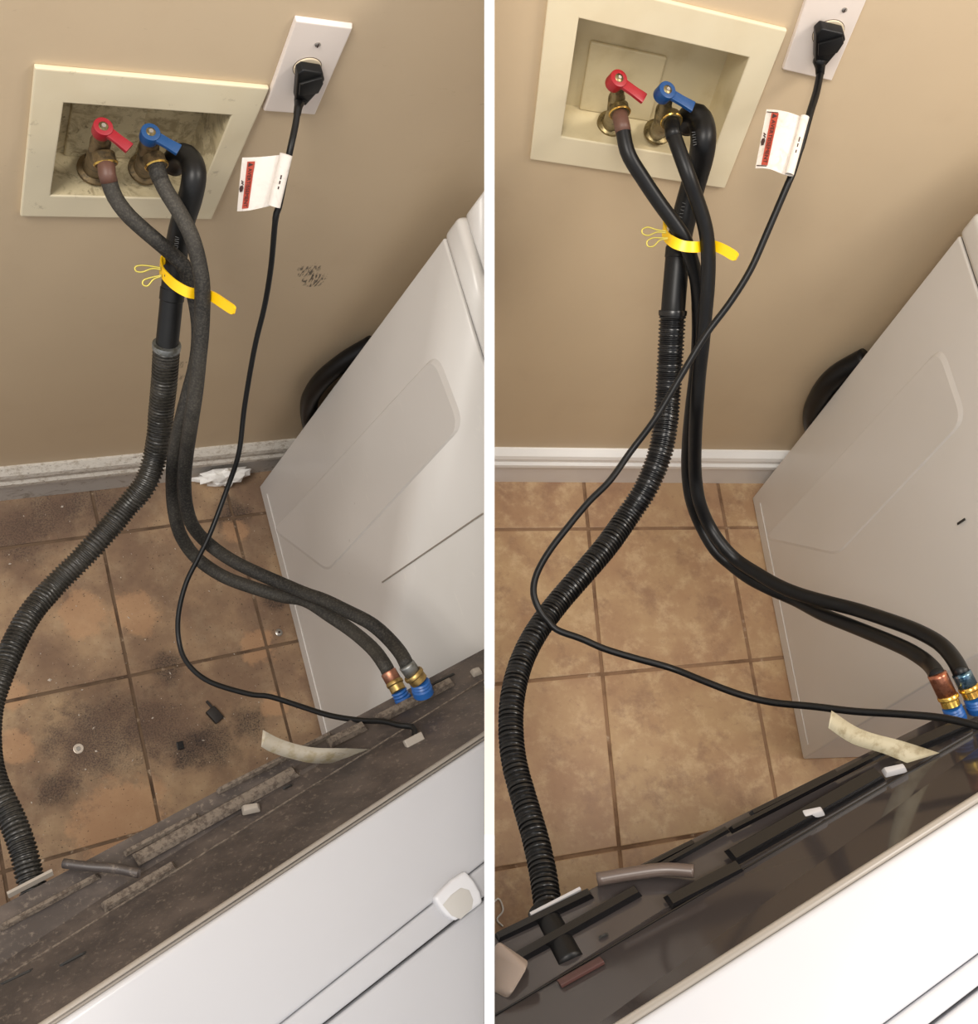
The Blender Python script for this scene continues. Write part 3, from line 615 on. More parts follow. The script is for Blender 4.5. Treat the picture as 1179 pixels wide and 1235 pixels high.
# ------------------------------------------------------------------ plumbing
def build_box(bay, D):
    w = WORDS[bay]
    O, I = [V(p) for p in D['box']], [V(p) for p in D['inner']]
    c = sum(O, V((0, 0, 0))) / 4
    t = Thing(bay, 'valve_box', ('clean ivory plastic recessed valve box with bright interior' if bay == 'clean' else 'ivory plastic recessed valve box with grimy stained interior'), 'valve box', (c.x, 0, min(p.z for p in O)))
    y = lambda L, v: [V((p.x, v, p.z)) for p in L]
    t.part('frame', ring(y(O, -0.006), y(I, -0.006), y(O, 0.0), y(I, 0.0)), M_BOX[bay], bevel=0.0016)
    # recess: four side walls and a back plate
    dep = 0.052
    Ic = sum(I, V((0, 0, 0))) / 4
    Bk = [Ic + (p - Ic) * 0.97 for p in I]
    e = [Ic + (p - Ic) * 1.012 for p in I]; eb = [Ic + (p - Ic) * 1.0 for p in I]
    names = ['recess_floor', 'recess_side', 'recess_top', 'recess_side']
    for k in range(4):
        j = (k + 1) % 4
        a = [V((I[k].x, -0.004, I[k].z)), V((I[j].x, -0.004, I[j].z)), V((Bk[j].x, dep, Bk[j].z)), V((Bk[k].x, dep, Bk[k].z))]
        b = [V((e[k].x, -0.004, e[k].z)), V((e[j].x, -0.004, e[j].z)), V((eb[j].x, dep, eb[j].z)), V((eb[k].x, dep, eb[k].z))]
        t.part(names[k], hexa(a, b), M_RECESS[bay])
    bp = t.part('recess_back', hexa(y(eb, dep), y(eb, dep + 0.003)), M_RECESS[bay])
    # raised valve mount plate on the back of the recess
    def at(u, v): return lerp(lerp(Bk[0], Bk[1], u), lerp(Bk[3], Bk[2], u), v)
    P = [at(0.13, -0.0), at(0.62, 0.0), at(0.62, 0.62), at(0.13, 0.62)]
    t.part('mount_plate', hexa(y(P, dep - 0.006), y(P, dep)), M_RECESS[bay], bevel=0.004, seg=3)

def build_valve(bay, D, which):
    w = WORDS[bay]; S = {k: V(p) for k, p in D[which].items()}
    mat = M_RED[bay] if which == 'red' else M_BLUE[bay]
    t = Thing(bay, 'shutoff_valve', '%s brass shutoff valve with %s lever handle in the %s valve box' % ('tarnished' if bay == 'clean' else 'grimy', which, 'clean' if bay == 'clean' else 'stained'), 'valve', S['body'] + V((0, 0.03, -0.02)), group='shutoff valves in the wall boxes')
    foot = S['foot']
    # escutcheon on the recess floor, elbow body, bonnet under the lever
    t.part('flange', lathe(foot, foot + V((0, -0.2, 1)), [(0, 0.019), (0.004, 0.019), (0.007, 0.014), (0.010, 0.0135)]), M_BRASS[bay], smooth=True)
    t.part('body', tube(spline([foot, lerp(foot, S['body'], 0.5), S['body'], lerp(S['body'], S['nut'], 0.9)], 0.004), 0.0112, 18), M_BRASS[bay], smooth='all')
    d = (S['cap'] - S['body'])
    ax = d.normalized()
    t.part('bonnet', lathe(S['body'] + ax * 0.002, S['cap'], [(0, 0.0105), (d.length * 0.45, 0.0105), (d.length * 0.5, 0.0085), (d.length * 0.9, 0.0085)]), M_BRASS[bay], smooth=True)
    # lever: barrel-shaped hub and a flat arm
    x = (S['tip'] - S['cap']); L = x.length; x.normalize()
    view = (CAMERA_POINT[bay] - S['cap']).normalized()
    n = (view * 0.62 + V((0, 0.25, 0.75))).normalized(); n = (n - x * n.dot(x)).normalized(); yv = n.cross(x)
    k = 1.0 if bay == 'clean' else 0.86
    hub = 0.0112 * k
    pl = [S['cap'] + x * (hub * math.cos(a)) + yv * (hub * math.sin(a)) for a in [i * 2 * math.pi / 24 for i in range(24)]]
    lv = t.part('lever', prism([p - n * 0.017 * k for p in pl], n * 0.017 * k), mat, bevel=0.0014, smooth=True)
    arm = [S['cap'] + x * (hub * 0.3) - yv * 0.0065 * k, S['cap'] + x * (L * 0.6) - yv * 0.0062 * k, S['cap'] + x * L - yv * 0.0072 * k, S['cap'] + x * (L * 1.01) + yv * 0.0072 * k, S['cap'] + x * (L * 0.6) + yv * 0.0062 * k, S['cap'] + x * (hub * 0.3) + yv * 0.0065 * k]
    t.part('lever_arm', prism([p - n * 0.0075 * k for p in arm], n * 0.005), mat, bevel=0.001, smooth=True)
    t.part('lever_screw', lathe(S['cap'] - n * 0.001, S['cap'] + n * 0.003, [(0, 0.0056 * k), (0.0012, 0.0056 * k), (0.0020, 0.0044 * k)], 14), M_BRASS['clean'], parent=lv, smooth=True)
    t.part('screw_head', lathe(S['cap'] + n * 0.0005, S['cap'] + n * 0.004, [(0, 0.0026), (0.0018, 0.0022)], 10), M_SCREW, parent=lv, smooth=True)

def build_supply(bay, D, which):
    red = which == 'hot'
    key = 'red' if red else 'blue'
    S = {k: V(p) for k, p in D[key].items()}
    adj = 'shiny black' if bay == 'clean' else 'dust-coated black'
    P = spline(D[which], 0.008)
    t = Thing(bay, 'supply_hose', '%s rubber supply hose running from the %s-handled valve to the washer' % (adj, key), 'hose', P[0], group='washer supply hoses')
    r = 0.0094 if bay == 'clean' else 0.0085
    t.part('tube', tube(P, r, 18), M_HOSE[bay], smooth='all')
    d = (P[2] - S['nut']).normalized()
    k = r / 0.0094
    t.part('coupling_nut', lathe(S['nut'] - d * 0.008, S['nut'] + d * 0.012, [(0, 0.0110 * k), (0.002, 0.0125 * k), (0.0095, 0.0125 * k), (0.011, 0.0138 * k), (0.0125, 0.0138 * k), (0.014, 0.0115 * k), (0.014, 0.0095 * k)]), M_BRASS[bay], smooth=True)
    t.part('nut_rim', lathe(S['nut'] + d * 0.0025, S['nut'] + d * 0.012, [(0, 0.0132 * k), (0.0014, 0.0141 * k), (0.0028, 0.0132 * k), (0.0028, 0.0096 * k)]), M_GOLD['clean'], smooth=True)
    t.part('ferrule', tube([S['nut'] + d * 0.003, S['fer'], P[0], P[1]], r * 1.05, 18), M_BROWN if red else M_HOSE[bay], smooth='all')
    # washer end
    E = [V(p) for p in D['end_' + which]]
    kc = (0.85 if bay == 'clean' else 0.77) * (1.0 if red or bay == 'clean' else 1.18)
    t.part('washer_ferrule', tube([P[-1] + (P[-1] - E[1]) * 0.12, E[0], E[1]], r * 1.14, 18), M_COPPER[bay] if red else M_FOIL[bay], smooth='all')
    e = (E[2] - E[1]).normalized()
    t.part('washer_nut', lathe(E[1] - e * 0.003, E[2], [(0, 0.0095 * kc), (0.0, 0.0125 * kc), (0.0015, 0.0137 * kc), (0.0045, 0.0137 * kc), (0.006, 0.0120 * kc), (0.013, 0.0120 * kc), (0.014, 0.0105 * kc)]), M_GOLD[bay], smooth=True)
    t.part('inlet_thread', lathe(E[2] + e * 0.003, E[4], [(0, 0.0112 * kc), (0.002, 0.0130 * kc), (0.004, 0.0112 * kc), (0.006, 0.0130 * kc), (0.008, 0.0112 * kc), (0.010, 0.0135 * kc), (0.018, 0.0135 * kc)]), M_VALVEBLUE, smooth=True)

def build_drain(bay, D):
    adj = 'glossy black corrugated' if bay == 'clean' else 'dusty grey-black corrugated'
    P = spline(D['drain'], 0.0009)
    t = Thing(bay, 'drain_hose', adj + ' drain hose bending from the valve box down to the washer', 'hose', P[-1])
    rp = 0.0160 if bay == 'clean' else 0.0128
    r = 0.0180 if bay == 'clean' else 0.0154
    r_end = 0.0150 if bay == 'clean' else 0.0140
    t.part('standpipe', tube(spline(D['drain_pipe'], 0.006), rp, 22), M_PIPE[bay], smooth='all')
    pitch = 0.0052 if bay == 'clean' else 0.0046
    amp = 0.065 if bay == 'clean' else 0.085
    def rad(i, n):
        ph = (i * 0.0009 / pitch) % 1.0
        rr = r + (r_end - r) * min(1, i / n * 1.6)
        return rr * (1 - amp + amp * max(-1, min(1, 2.2 * math.cos(2 * math.pi * ph))))
    t.part('corrugated_tube', tube(P, rad, 20), M_CORR[bay], smooth=True)
    a, b = V(D['drain'][0]), V(D['drain'][1]); d = (b - a).normalized()
    t.part('cuff', lathe(a - d * 0.004, a + d * 0.004, [(0, rp * 0.98), (0, r * 1.03), (0.002, r * 1.06), (0.007, r * 1.03), (0.008, r * 0.9)]), M_FOIL['dirty'] if bay == 'dirty' else M_CORR[bay], smooth=True)
    # worn pale print on the smooth pipe, too faint to read
    mk = [V(p) for p in D['marks']]
    for a2, b2 in zip(mk[::2], mk[1::2]):
        dd = (b2 - a2); side = dd.cross(CAMERA_POINT[bay] - a2).normalized() * 0.0022
        for q5 in range(6):
            c5 = a2 + dd * (q5 + 0.5) / 6
            sk = dd.normalized() * (0.0004 if q5 % 2 else -0.0003)
            t.part('print_mark', tube([c5 - side - sk, c5 + side + sk], 0.00045, 5), M_MARK)
    if bay == 'clean': t.part('outlet_elbow', tube(spline([V(p) - V((0, 0, 0.0115)) for p in D['elbow']], 0.005), r_end * 0.98, 18), M_PIPE[bay], smooth='all')  # dark tube sunk into the ledge past the end of the hose
    q = [V(p) for p in D['drain_pipe']]
    d = (q[9] - q[8]).normalized()
    c = lerp(q[8], q[9], 0.35)
    t.part('sleeve_ring', lathe(c - d * 0.006, c + d * 0.008, [(0, rp), (0, rp * 1.07), (0.013, rp * 1.07), (0.014, rp)]), M_PIPE[bay], smooth=True)

def build_tie(bay, D):
    P = spline(D['tie'], 0.003)
    t = Thing(bay, 'cable_tie', 'yellow strap tie with wire loops bundling the %s hoses' % ('clean black' if bay == 'clean' else 'dusty'), 'cable tie', P[0])
    axis = (V(D['drain_pipe'][8]) - V(D['drain_pipe'][9])).normalized()
    hw = 0.0068 if bay == 'clean' else 0.0058
    cen = V(D['drain_pipe'][8])
    half, nrm = [], []
    for i, p in enumerate(P):
        tg = (P[min(i + 1, len(P) - 1)] - P[max(i - 1, 0)]).normalized()
        h = (axis - tg * axis.dot(tg)).normalized(); half.append(h * hw); nrm.append(tg.cross(h))
    b = t.part('band', strip(P, half, nrm, 0.0016), M_YELLOW[bay], smooth=True)
    Q = spline(D['tail'], 0.003)
    half, nrm = [], []
    for i, p in enumerate(Q):
        tg = (Q[min(i + 1, len(Q) - 1)] - Q[max(i - 1, 0)]).normalized()
        h = (axis - tg * axis.dot(tg)).normalized()
        k = len(Q) - 1 - i; s = 1.0 if k > 2 else (0.55, 0.85, 0.96)[k]
        half.append(h * hw * 0.95 * s); nrm.append(tg.cross(h))
    t.part('tail', strip(Q, half, nrm, 0.003), M_YELLOW[bay], smooth=True)
    for L in D['loops']:
        t.part('wire_loop', tube(spline(L, 0.002), 0.0010, 8), M_WIRE, smooth='all')
    if bay == 'dirty':
        c = P[int(len(P) * 0.38)]; n = (CAMERA_POINT[bay] - c).normalized()
        t.part('eyelet', lathe(c + n * 0.0005, c + n * 0.003, [(0, 0.0017), (0.002, 0.0017)], 10), M_INK)

def build_outlet(bay, D):
    O = [V(p) for p in D['outlet']]; c = sum(O, V((0, 0, 0))) / 4
    t = Thing(bay, 'wall_outlet', 'white wall outlet plate beside the %s valve box' % ('clean' if bay == 'clean' else 'grimy'), 'outlet', (c.x, 0, min(p.z for p in O)))
    y = lambda L, v: [V((p.x, v, p.z)) for p in L]
    inn = [c + (p - c) * 0.965 for p in O]
    t.part('plate', hexa(y(O, 0.0), y(inn, -0.0055)), M_PLATE, bevel=0.0012)
    s = V(D['screw']); s = V((s.x, -0.0055, s.z))
    sc = t.part('screw', lathe(s, s + V((0, -0.002, 0)), [(0, 0.0032), (0.001, 0.0032), (0.0016, 0.0022)], 14), M_SCREW, smooth=True)
    t.part('screw_slot', box(s.x - 0.0004, s.x + 0.0004, s.y - 0.0022, s.y - 0.001, s.z - 0.0026, s.z + 0.0026), M_INK, parent=sc)
    r = V(D['recep']); r = V((r.x, -0.0050, r.z)); rr = 0.0185 if bay == 'clean' else 0.0150
    t.part('receptacle', lathe(r, r + V((0, -0.003, 0)), [(0, rr), (0.0018, rr), (0.0024, rr - 0.0006)], 28), M_RECEP, smooth=True)
    t.part('receptacle_gap', lathe(r + V((0, 0.0005, 0)), r + V((0, -0.003, 0)), [(0, rr + 0.0007), (0.0012, rr + 0.0007)], 28), M_INK)

def build_cord(bay, D):
    P = spline(D['cord'], 0.006)
    t = Thing(bay, 'power_cord', '%s black power cord hanging from the outlet and looping to the washer' % ('clean' if bay == 'clean' else 'dull worn'), 'power cord', P[-1])
    k = 1.0 if bay == 'clean' else 0.76
    t.part('cable', tube(P, lambda i, n: (0.0052 if i < 22 else 0.0047) * k, 12, flat=0.9), M_CORD[bay], smooth='all')
    # right-angle plug: five-sided block on the receptacle, raised shoulder, strain relief into the cable
    O = [V(p) for p in D['plug']]; c = sum(O, V((0, 0, 0))) / len(O)
    back = V((0, -0.0075 - O[0].y, 0))
    pl = t.part('plug', prism(O, back), M_CORD[bay], bevel=0.0022, seg=3, smooth=True)
    sh = [c + (p - c) * 0.86 for p in O]
    sh = [lerp(sh[0], sh[-1], 0.25), lerp(sh[2], sh[3], 0.0), sh[3], sh[4], lerp(sh[0], sh[-1], 0.75)]
    t.part('plug_cap', prism(sh, (0, -0.004, 0)), M_CORD[bay], parent=pl, bevel=0.0015, seg=2, smooth=True)
    m = (O[5] + O[6]) / 2 + back * 0.35
    t.part('strain_relief', tube([lerp(m, c, 0.25), m, lerp(m, P[1], 0.6), P[2]], lambda i, n: (0.0090, 0.0084, 0.0062, 0.0052)[i] * k, 14, flat=0.9), M_CORD[bay], parent=pl, smooth='all')
    if bay == 'dirty':
        g0, g1 = V(D['grommet'][0]), V(D['grommet'][1]); u = (g1 - g0).normalized(); nz = V((0, 0, 1)); vv = nz.cross(u).normalized() * 0.005
        t.part('grommet', hexa([g0 - vv, g1 - vv, g1 + vv, g0 + vv], [p + nz * 0.006 for p in (g0 - vv, g1 - vv, g1 + vv, g0 + vv)]), M_CLIP[bay], bevel=0.0015)

def build_tag(bay, D):
    TL, TR, BR, BL = [V(p) for p in D['tag']]; FT, FB = [V(p) for p in D['tagfold']]
    t = Thing(bay, 'warning_tag', 'white paper tag with red printed warning band on the %s power cord' % ('clean' if bay == 'clean' else 'worn'), 'tag', BL)
    n = (TR - TL).cross(BL - TL).normalized()
    if n.dot(CAMERA_POINT[bay] - TL) < 0: n = -n
    # paper sheet with a slight curl, wrapped fold on the cord side
    N = 8; top, bot = [], []
    for i in range(N + 1):
        u = i / N; lift = n * (0.0035 * math.sin(u * math.pi * 1.1) - 0.002 * (1 - u))
        top.append(lerp(TL, FT, u) + lift); bot.append(lerp(BL, FB, u) + lift + n * 0.0015 * math.sin(u * 5))
    vs, fs = [], []
    for a, b in zip(top, bot): vs += [a, lerp(a, b, 0.33) + n * 0.0012, lerp(a, b, 0.66) + n * 0.0009, b]
    for i in range(N):
        for k in range(3): fs.append((i * 4 + k, i * 4 + k + 1, i * 4 + 5 + k, i * 4 + 4 + k))
    m = len(vs); vs2 = vs + [p - n * 0.0006 for p in vs]
    fs2 = fs + [tuple(reversed([i + m for i in q])) for q in fs]
    sh = t.part('sheet', (vs2, fs2), M_PAPER, smooth='all')
    ax = (FB - FT)
    wr = (TR - FT).length * 0.62
    t.part('wrap', tube([lerp(FT, TR, 0.5) + n * 0.001, lerp(lerp(FT, TR, 0.5), lerp(FB, BR, 0.5), 0.5) + n * 0.001, lerp(FB, BR, 0.5) + n * 0.001], wr, 16, flat=0.7, cap=False, up=(TR - FT)), M_PAPER, smooth='all')
    # red band, lettering reading downwards, emblem
    def at(u, v, h=0.0): 
        return lerp(lerp(TL, FT, u), lerp(BL, FB, u), v) + n * (0.0035 * math.sin(u * math.pi * 1.1) - 0.002 * (1 - u) + 0.0022 + h)
    lo, hi = (0.16, 0.36) if bay == 'clean' else (0.16, 0.36)
    band = [at(lo, 0.07), at(hi, 0.07), at(hi, 0.95), at(lo, 0.95)]
    t.part('red_band', hexa([p - n * 0.0004 for p in band], [p + n * 0.0002 for p in band]), M_TAGRED, parent=sh)
    down = (at(0.26, 1) - at(0.26, 0)); L = down.length
    rt = (at(0.5, 0.5) - at(0.1, 0.5)).normalized()
    wband = (band[1] - band[0]).length
    place = text_geo('AVERTISSEMENT', wband * 0.74, at(0.255, 0.19, 0.0006), down, rt)
    t.part('lettering', place(L * 0.73), M_INK, parent=sh)
    tri = [at(0.20, 0.165, 0.0004), at(0.33, 0.125, 0.0004), at(0.20, 0.085, 0.0004)]
    t.part('warning_triangle', prism(tri, n * 0.0004), M_INK, parent=sh)
    hn = [at(0.03, 0.52, 0.0002), at(0.10, 0.50, 0.0002), at(0.13, 0.55, 0.0002), at(0.11, 0.62, 0.0002), at(0.04, 0.63, 0.0002), at(-0.02 + 0.03, 0.57, 0.0002)]
    t.part('hand_symbol', prism(hn, n * 0.0004), M_INK, parent=sh)
    zz = [at(0.05, 0.42, 0.0002), at(0.11, 0.445, 0.0002), at(0.06, 0.46, 0.0002), at(0.12, 0.49, 0.0002)]
    t.part('spark_symbol', tube(zz, 0.0007, 6), M_INK, parent=sh)
    if bay == 'clean':
        for v in (0.06, 0.965):
            a, b = at(0.02, v, -0.0002), at(0.34, v, -0.0002); d2 = down.normalized() * 0.0005
            t.part('rule', prism([a - d2, b - d2, b + d2, a + d2], n * 0.0004), M_INK, parent=sh)
    for v0, v1 in ((0.38, 0.46), (0.49, 0.55), (0.60, 0.65)):
        c0 = lerp(lerp(FT, TR, 0.55), lerp(FB, BR, 0.55), v0) + n * wr * 0.82; c1 = lerp(lerp(FT, TR, 0.55), lerp(FB, BR, 0.55), v1) + n * wr * 0.82
        t.part('small_print', tube([c0, c1], 0.0008, 6), M_INK, parent=sh)

# ------------------------------------------------------------------ appliances
def rounded_rect(P, r, k=5):
    """rounded outline through four corner points; r = corner radius in metres"""
    out = []
    n = len(P)
    for i in range(n):
        p, a, b = V(P[i]), V(P[i - 1]), V(P[(i + 1) % n])
        pa, pb = p + (a - p).normalized() * r, p + (b - p).normalized() * r
        for j in range(k + 1):
            t = j / k; out.append(pa * (1 - t) ** 2 + p * 2 * t * (1 - t) + pb * t * t)
    return out

def build_dryer(bay, D):
    x, yb, yf, zt = D['dx'], D['dy'], D['dfront'] - (0.0 if bay == 'clean' else 0.22), D['dz']
    t = Thing(bay, 'dryer', ('light grey enamel dryer standing against the clean wall' if bay == 'clean' else 'light grey enamel dryer with scratched and smudged side panel'), 'dryer', (x, yf, 0))
    xr = x + 0.66
    t.part('cabinet', box(x, xr, yf, yb, 0.006, zt), M_DRYER[bay], bevel=0.004, seg=3, smooth=True)
    t.part('toe_plinth', box(x + 0.01, xr - 0.01, yf + 0.01, yb - 0.01, 0.0, 0.008), M_GAP)
    # worktop: lip with rounded white edge, then the console stands on it
    t.part('top_seam', box(x + 0.004, xr - 0.004, yf + 0.004, yb - 0.004, zt, zt + 0.004), M_GAP)
    t.part('worktop', box(x - 0.003, xr, yf - 0.012, yb + 0.002, zt + 0.004, zt + 0.052), M_DRYER[bay], bevel=0.012, seg=4, smooth=True)
    t.part('console', box(x + 0.006, xr, yb - 0.16, yb + 0.001, zt + 0.053, zt + 0.20), M_DRYER[bay], bevel=0.008, seg=3, smooth=True)
    # pressed panel on the side
    E = [V(p) for p in D['emboss']]
    out = rounded_rect(E, 0.03)
    c = sum(E, V((0, 0, 0))) / 4
    inn = [c + (p - c) * 0.965 for p in out]
    N = len(out); h = V((-0.0022, 0, 0))
    vs = out + [p + h for p in inn]
    fs = [(i, (i + 1) % N, N + (i + 1) % N, N + i) for i in range(N)] + [tuple(range(N, 2 * N))]
    t.part('pressed_panel', (vs, fs), M_DRYER[bay])
    a, b = [V(p) for p in D['scratch']]
    d = (b - a).normalized(); w = V((1, 0, 0)).cross(d) * (0.0010 if bay == 'dirty' else 0.0016)
    h0 = V((-0.003, 0, 0))
    t.part('scratch', prism([a - w + h0, b - w + h0, b + w + h0, a + w + h0], (0.0012, 0, 0)), M_CLIP['dirty'] if bay == 'dirty' else M_GAP)
    # seam line of the front panel near the bottom edge
    t.part('corner_bead', tube([(x - 0.0005, yb - 0.03, 0.04), (x - 0.0005, yf + 0.02, 0.04)], 0.0012, 6), M_DRYER[bay])
    single(bay, 'dryer_cable', tube(spline(D['duct'], 0.008), 0.020 if bay == 'clean' else 0.016, 14), M_HOSE['clean'], 'black cable loop behind the %s dryer' % ('clean-sided' if bay == 'clean' else 'smudged'), 'cable', D['duct'][-1], smooth='all')

def build_washer(bay, D):
    A0, A1 = [V(p) for p in D['A']]; B0, B1 = [V(p) for p in D['B']]; C0, C1 = [V(p) for p in D['C']]
    G0, G1 = [V(p) for p in D['G']]; K0, K1 = [V(p) for p in D['K']]
    u = (A1 - A0); u.normalize(); wv = V((-u.y, u.x, 0))       # u along the washer, wv toward the wall
    S0, S1 = -0.42, (0.68 if bay == 'clean' else 0.60)                                          # extent along u, measured from A0
    def on(P, Q, s):                                              # point of line PQ at station s
        d = (Q - P); k = (s - (P - A0).dot(u)) / d.dot(u); return P + d * k
    a0, a1 = on(A0, A1, S0), on(A0, A1, S1)
    t = Thing(bay, 'washer', ('white top-load washer with glossy black rear panel pulled out from the wall' if bay == 'clean' else 'white top-load washer with dust-covered rear panel pulled out from the wall'), 'washer', V((a0.x, a0.y, 0)))
    dn = V((0, 0, -1))
    b0, b1 = on(B0, B1, S0), on(B0, B1, S1); c0, c1 = on(C0, C1, S0), on(C0, C1, S1)
    f0, f1 = a0 - wv * 0.62, a1 - wv * 0.62
    zf = lambda p, z: V((p.x, p.y, z))
    # white cabinet under the top
    ins = wv * 0.012
    t.part('cabinet', hexa([zf(f0, 0.03), zf(f1, 0.03), zf(a1 - ins, 0.03), zf(a0 - ins, 0.03)], [zf(f0, 0.955), zf(f1, 0.955), zf(a1 - ins, 0.955), zf(a0 - ins, 0.955)]), M_WASHER)
    # dark rear: sloping console back, ledge, and the back panel down to the floor
    e0, e1 = a0 + dn * 0.006, a1 + dn * 0.006
    cb = t.part('console_back', hexa([e0, e1, b1, b0], [zf(p - wv * 0.004, p.z - 0.012) for p in (e0, e1, b1, b0)]), M_REAR[bay])
    lg = t.part('rear_ledge', hexa([b0, b1, c1, c0], [p + dn * 0.012 for p in (b0, b1, c1, c0)]), M_REAR[bay])
    seam = (b1 - b0).normalized()
    t.part('ledge_seam', tube([b0 + V((0, 0, 0.0006)), b1 + V((0, 0, 0.0006))], 0.0013, 6), M_BLACK[bay] if bay == 'clean' else M_DUST, parent=cb)
    bp = t.part('back_panel', hexa([c0 + dn * 0.004, c1 + dn * 0.004, c1 - wv * 0.02 + dn * 0.004, c0 - wv * 0.02 + dn * 0.004], [zf(c0, 0.03), zf(c1, 0.03), zf(c1 - wv * 0.02, 0.03), zf(c0 - wv * 0.02, 0.03)]), M_REAR[bay])
    # white top: edge trim, console deck, hinge rail, lid
    def quadtop(p0, p1, q1, q0, th, z): 
        return hexa([zf(p, z) for p in (p0, p1, q1, q0)], [zf(p, z - th) for p in (p0, p1, q1, q0)])
    t.part('edge_trim', quadtop(a0, a1, a1 - wv * 0.008, a0 - wv * 0.008, 0.012, 0.9995), M_EDGE, bevel=0.004, seg=3, smooth=True)
    g0, g1 = on(G0, G1, S0 + 0.2), on(G0, G1, S1 - 0.2); k0, k1 = on(K0, K1, S0 + 0.2), on(K0, K1, S1 - 0.2)
    l0, l1 = a0 - wv * 0.008, a1 - wv * 0.008
    t.part('console_deck', quadtop(l0, l1, on(G0, G1, S1), on(G0, G1, S0), 0.03, 1.003), M_WASHER, bevel=0.006, seg=4, smooth=True)
    off = wv * 0.0012
    kk0, kk1 = on(K0, K1, S0), on(K0, K1, S1); gg0, gg1 = on(G0, G1, S0), on(G0, G1, S1)
    t.part('hinge_rail', quadtop(gg0 - off, gg1 - off, kk1, kk0, 0.03, 0.9995), M_WASHER, bevel=0.004, seg=3, smooth=True)
    t.part('lid_gap', quadtop(kk0, kk1, kk1 - wv * 0.004, kk0 - wv * 0.004, 0.01, 0.985), M_GAP)
    t.part('lid', quadtop(kk0 - wv * 0.0035, kk1 - wv * 0.0035, f1, f0, 0.03, 0.996), M_WASHER, bevel=0.004, seg=3, smooth=True)
    if bay == 'dirty':
        H = [V(p) for p in D['hinge']]; I = [V(p) for p in D['hinge_in']]
        hc = t.part('hinge_cap', prism([zf(p, 0.985) for p in H], (0, 0, 0.024)), M_WASHER, bevel=0.004, seg=3, smooth=True)
        t.part('hinge_inlay', prism([zf(p, 1.006) for p in I], (0, 0, 0.0036)), M_LIDGREY, parent=hc, bevel=0.001, smooth=True)
    # pieces on the ledge
    nl = (b1 - b0).cross(c0 - b0).normalized()
    if nl.z < 0: nl = -nl
    def ridge(p, q, hw, h, name, mat, parent, taper=True):
        p, q = V(p), V(q); d = (q - p).normalized(); v = nl.cross(d).normalized() * hw
        base = [p - v, q - v, q + v, p + v]; topq = [p + d * 0.003 - v * 0.6, q - d * 0.003 - v * 0.6, q - d * 0.003 + v * 0.6, p + d * 0.003 + v * 0.6]
        return t.part(name, hexa([x - nl * 0.001 for x in base], [x + nl * h for x in topq]), mat, parent=parent)
    for i, (p, q) in enumerate(D['ribs']):
        ridge(p, q, 0.0035 if bay == 'clean' else (0.003, 0.003, 0.0075, 0.003)[i], 0.004, 'rib', M_BLACK[bay] if bay == 'clean' else M_DUST, lg)
    for i, (p, q) in enumerate(D['bars']):
        hw = ((0.0055, 0.0065, 0.0085, 0.010, 0.009) if bay == 'clean' else (0.006, 0.006, 0.006))[i]
        ridge(p, q, hw, 0.006, 'bar', M_BLACK[bay] if bay == 'clean' else M_DUST, lg)
    for i, (p, q) in enumerate(D['slots']):
        ridge(p, q, 0.0016, 0.0012, 'slot', M_GAP, lg)
    for p, q in D['clips']:
        p, q = V(p), V(q); d = (q - p).normalized(); v = nl.cross(d).normalized() * 0.0055
        t.part('clip', hexa([p - v, q - v, q + v, p + v], [x + nl * 0.007 for x in (p - v * 0.7 + d * 0.002, q - v * 0.5 - d * 0.003, q + v * 0.5 - d * 0.003, p + v * 0.7 + d * 0.002)]), M_CLIP[bay], parent=lg, bevel=0.002, seg=2, smooth=True)
    t.part('lead_wire', tube(spline([V(p) + nl * 0.008 for p in D['cable']], 0.005), 0.0085 if bay == 'clean' else 0.006, 12, flat=0.8), M_CABLE if bay == 'clean' else M_REAR[bay], parent=lg, smooth='all')  # clean bay: brown-grey lead; dusty bay: a tube's reflection built as a shape
    p, q = [V(x) for x in D['bracket']]; d = (q - p).normalized(); v = nl.cross(d).normalized()  # thin pale strip: bracket in the dusty bay, painted highlight in the clean one
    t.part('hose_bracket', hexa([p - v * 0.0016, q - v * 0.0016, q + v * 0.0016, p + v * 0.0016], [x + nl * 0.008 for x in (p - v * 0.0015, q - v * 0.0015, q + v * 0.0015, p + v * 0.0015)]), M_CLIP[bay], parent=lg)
    if bay == 'clean':
        p, q = [V(x) for x in D['redclip']]
        nb = (b1 - b0).cross(e0 - b0).normalized(); nb = nb if nb.dot(wv) > 0 else -nb
        v2 = nb.cross((q - p).normalized()) * 0.005
        t.part('wire_clip', hexa([p - v2, q - v2, q + v2, p + v2], [x + nb * 0.004 for x in (p - v2, q - v2, q + v2, p + v2)]), M_REDCLIP, parent=cb, bevel=0.001)
        p, q = [V(x) for x in D['block']]; d = (q - p); v3 = V((-d.y, d.x, 0)).normalized() * 0.022
        t.part('end_cap', hexa([p - v3, q - v3, q + v3, p + v3], [x + V((0, 0, 0.012)) for x in (p - v3, q - v3 * 0.6, q + v3 * 0.6, p + v3)]), Mat('grey_end_cap', lin(142, 128, 118), rough=0.4), bevel=0.004, seg=3, smooth=True)

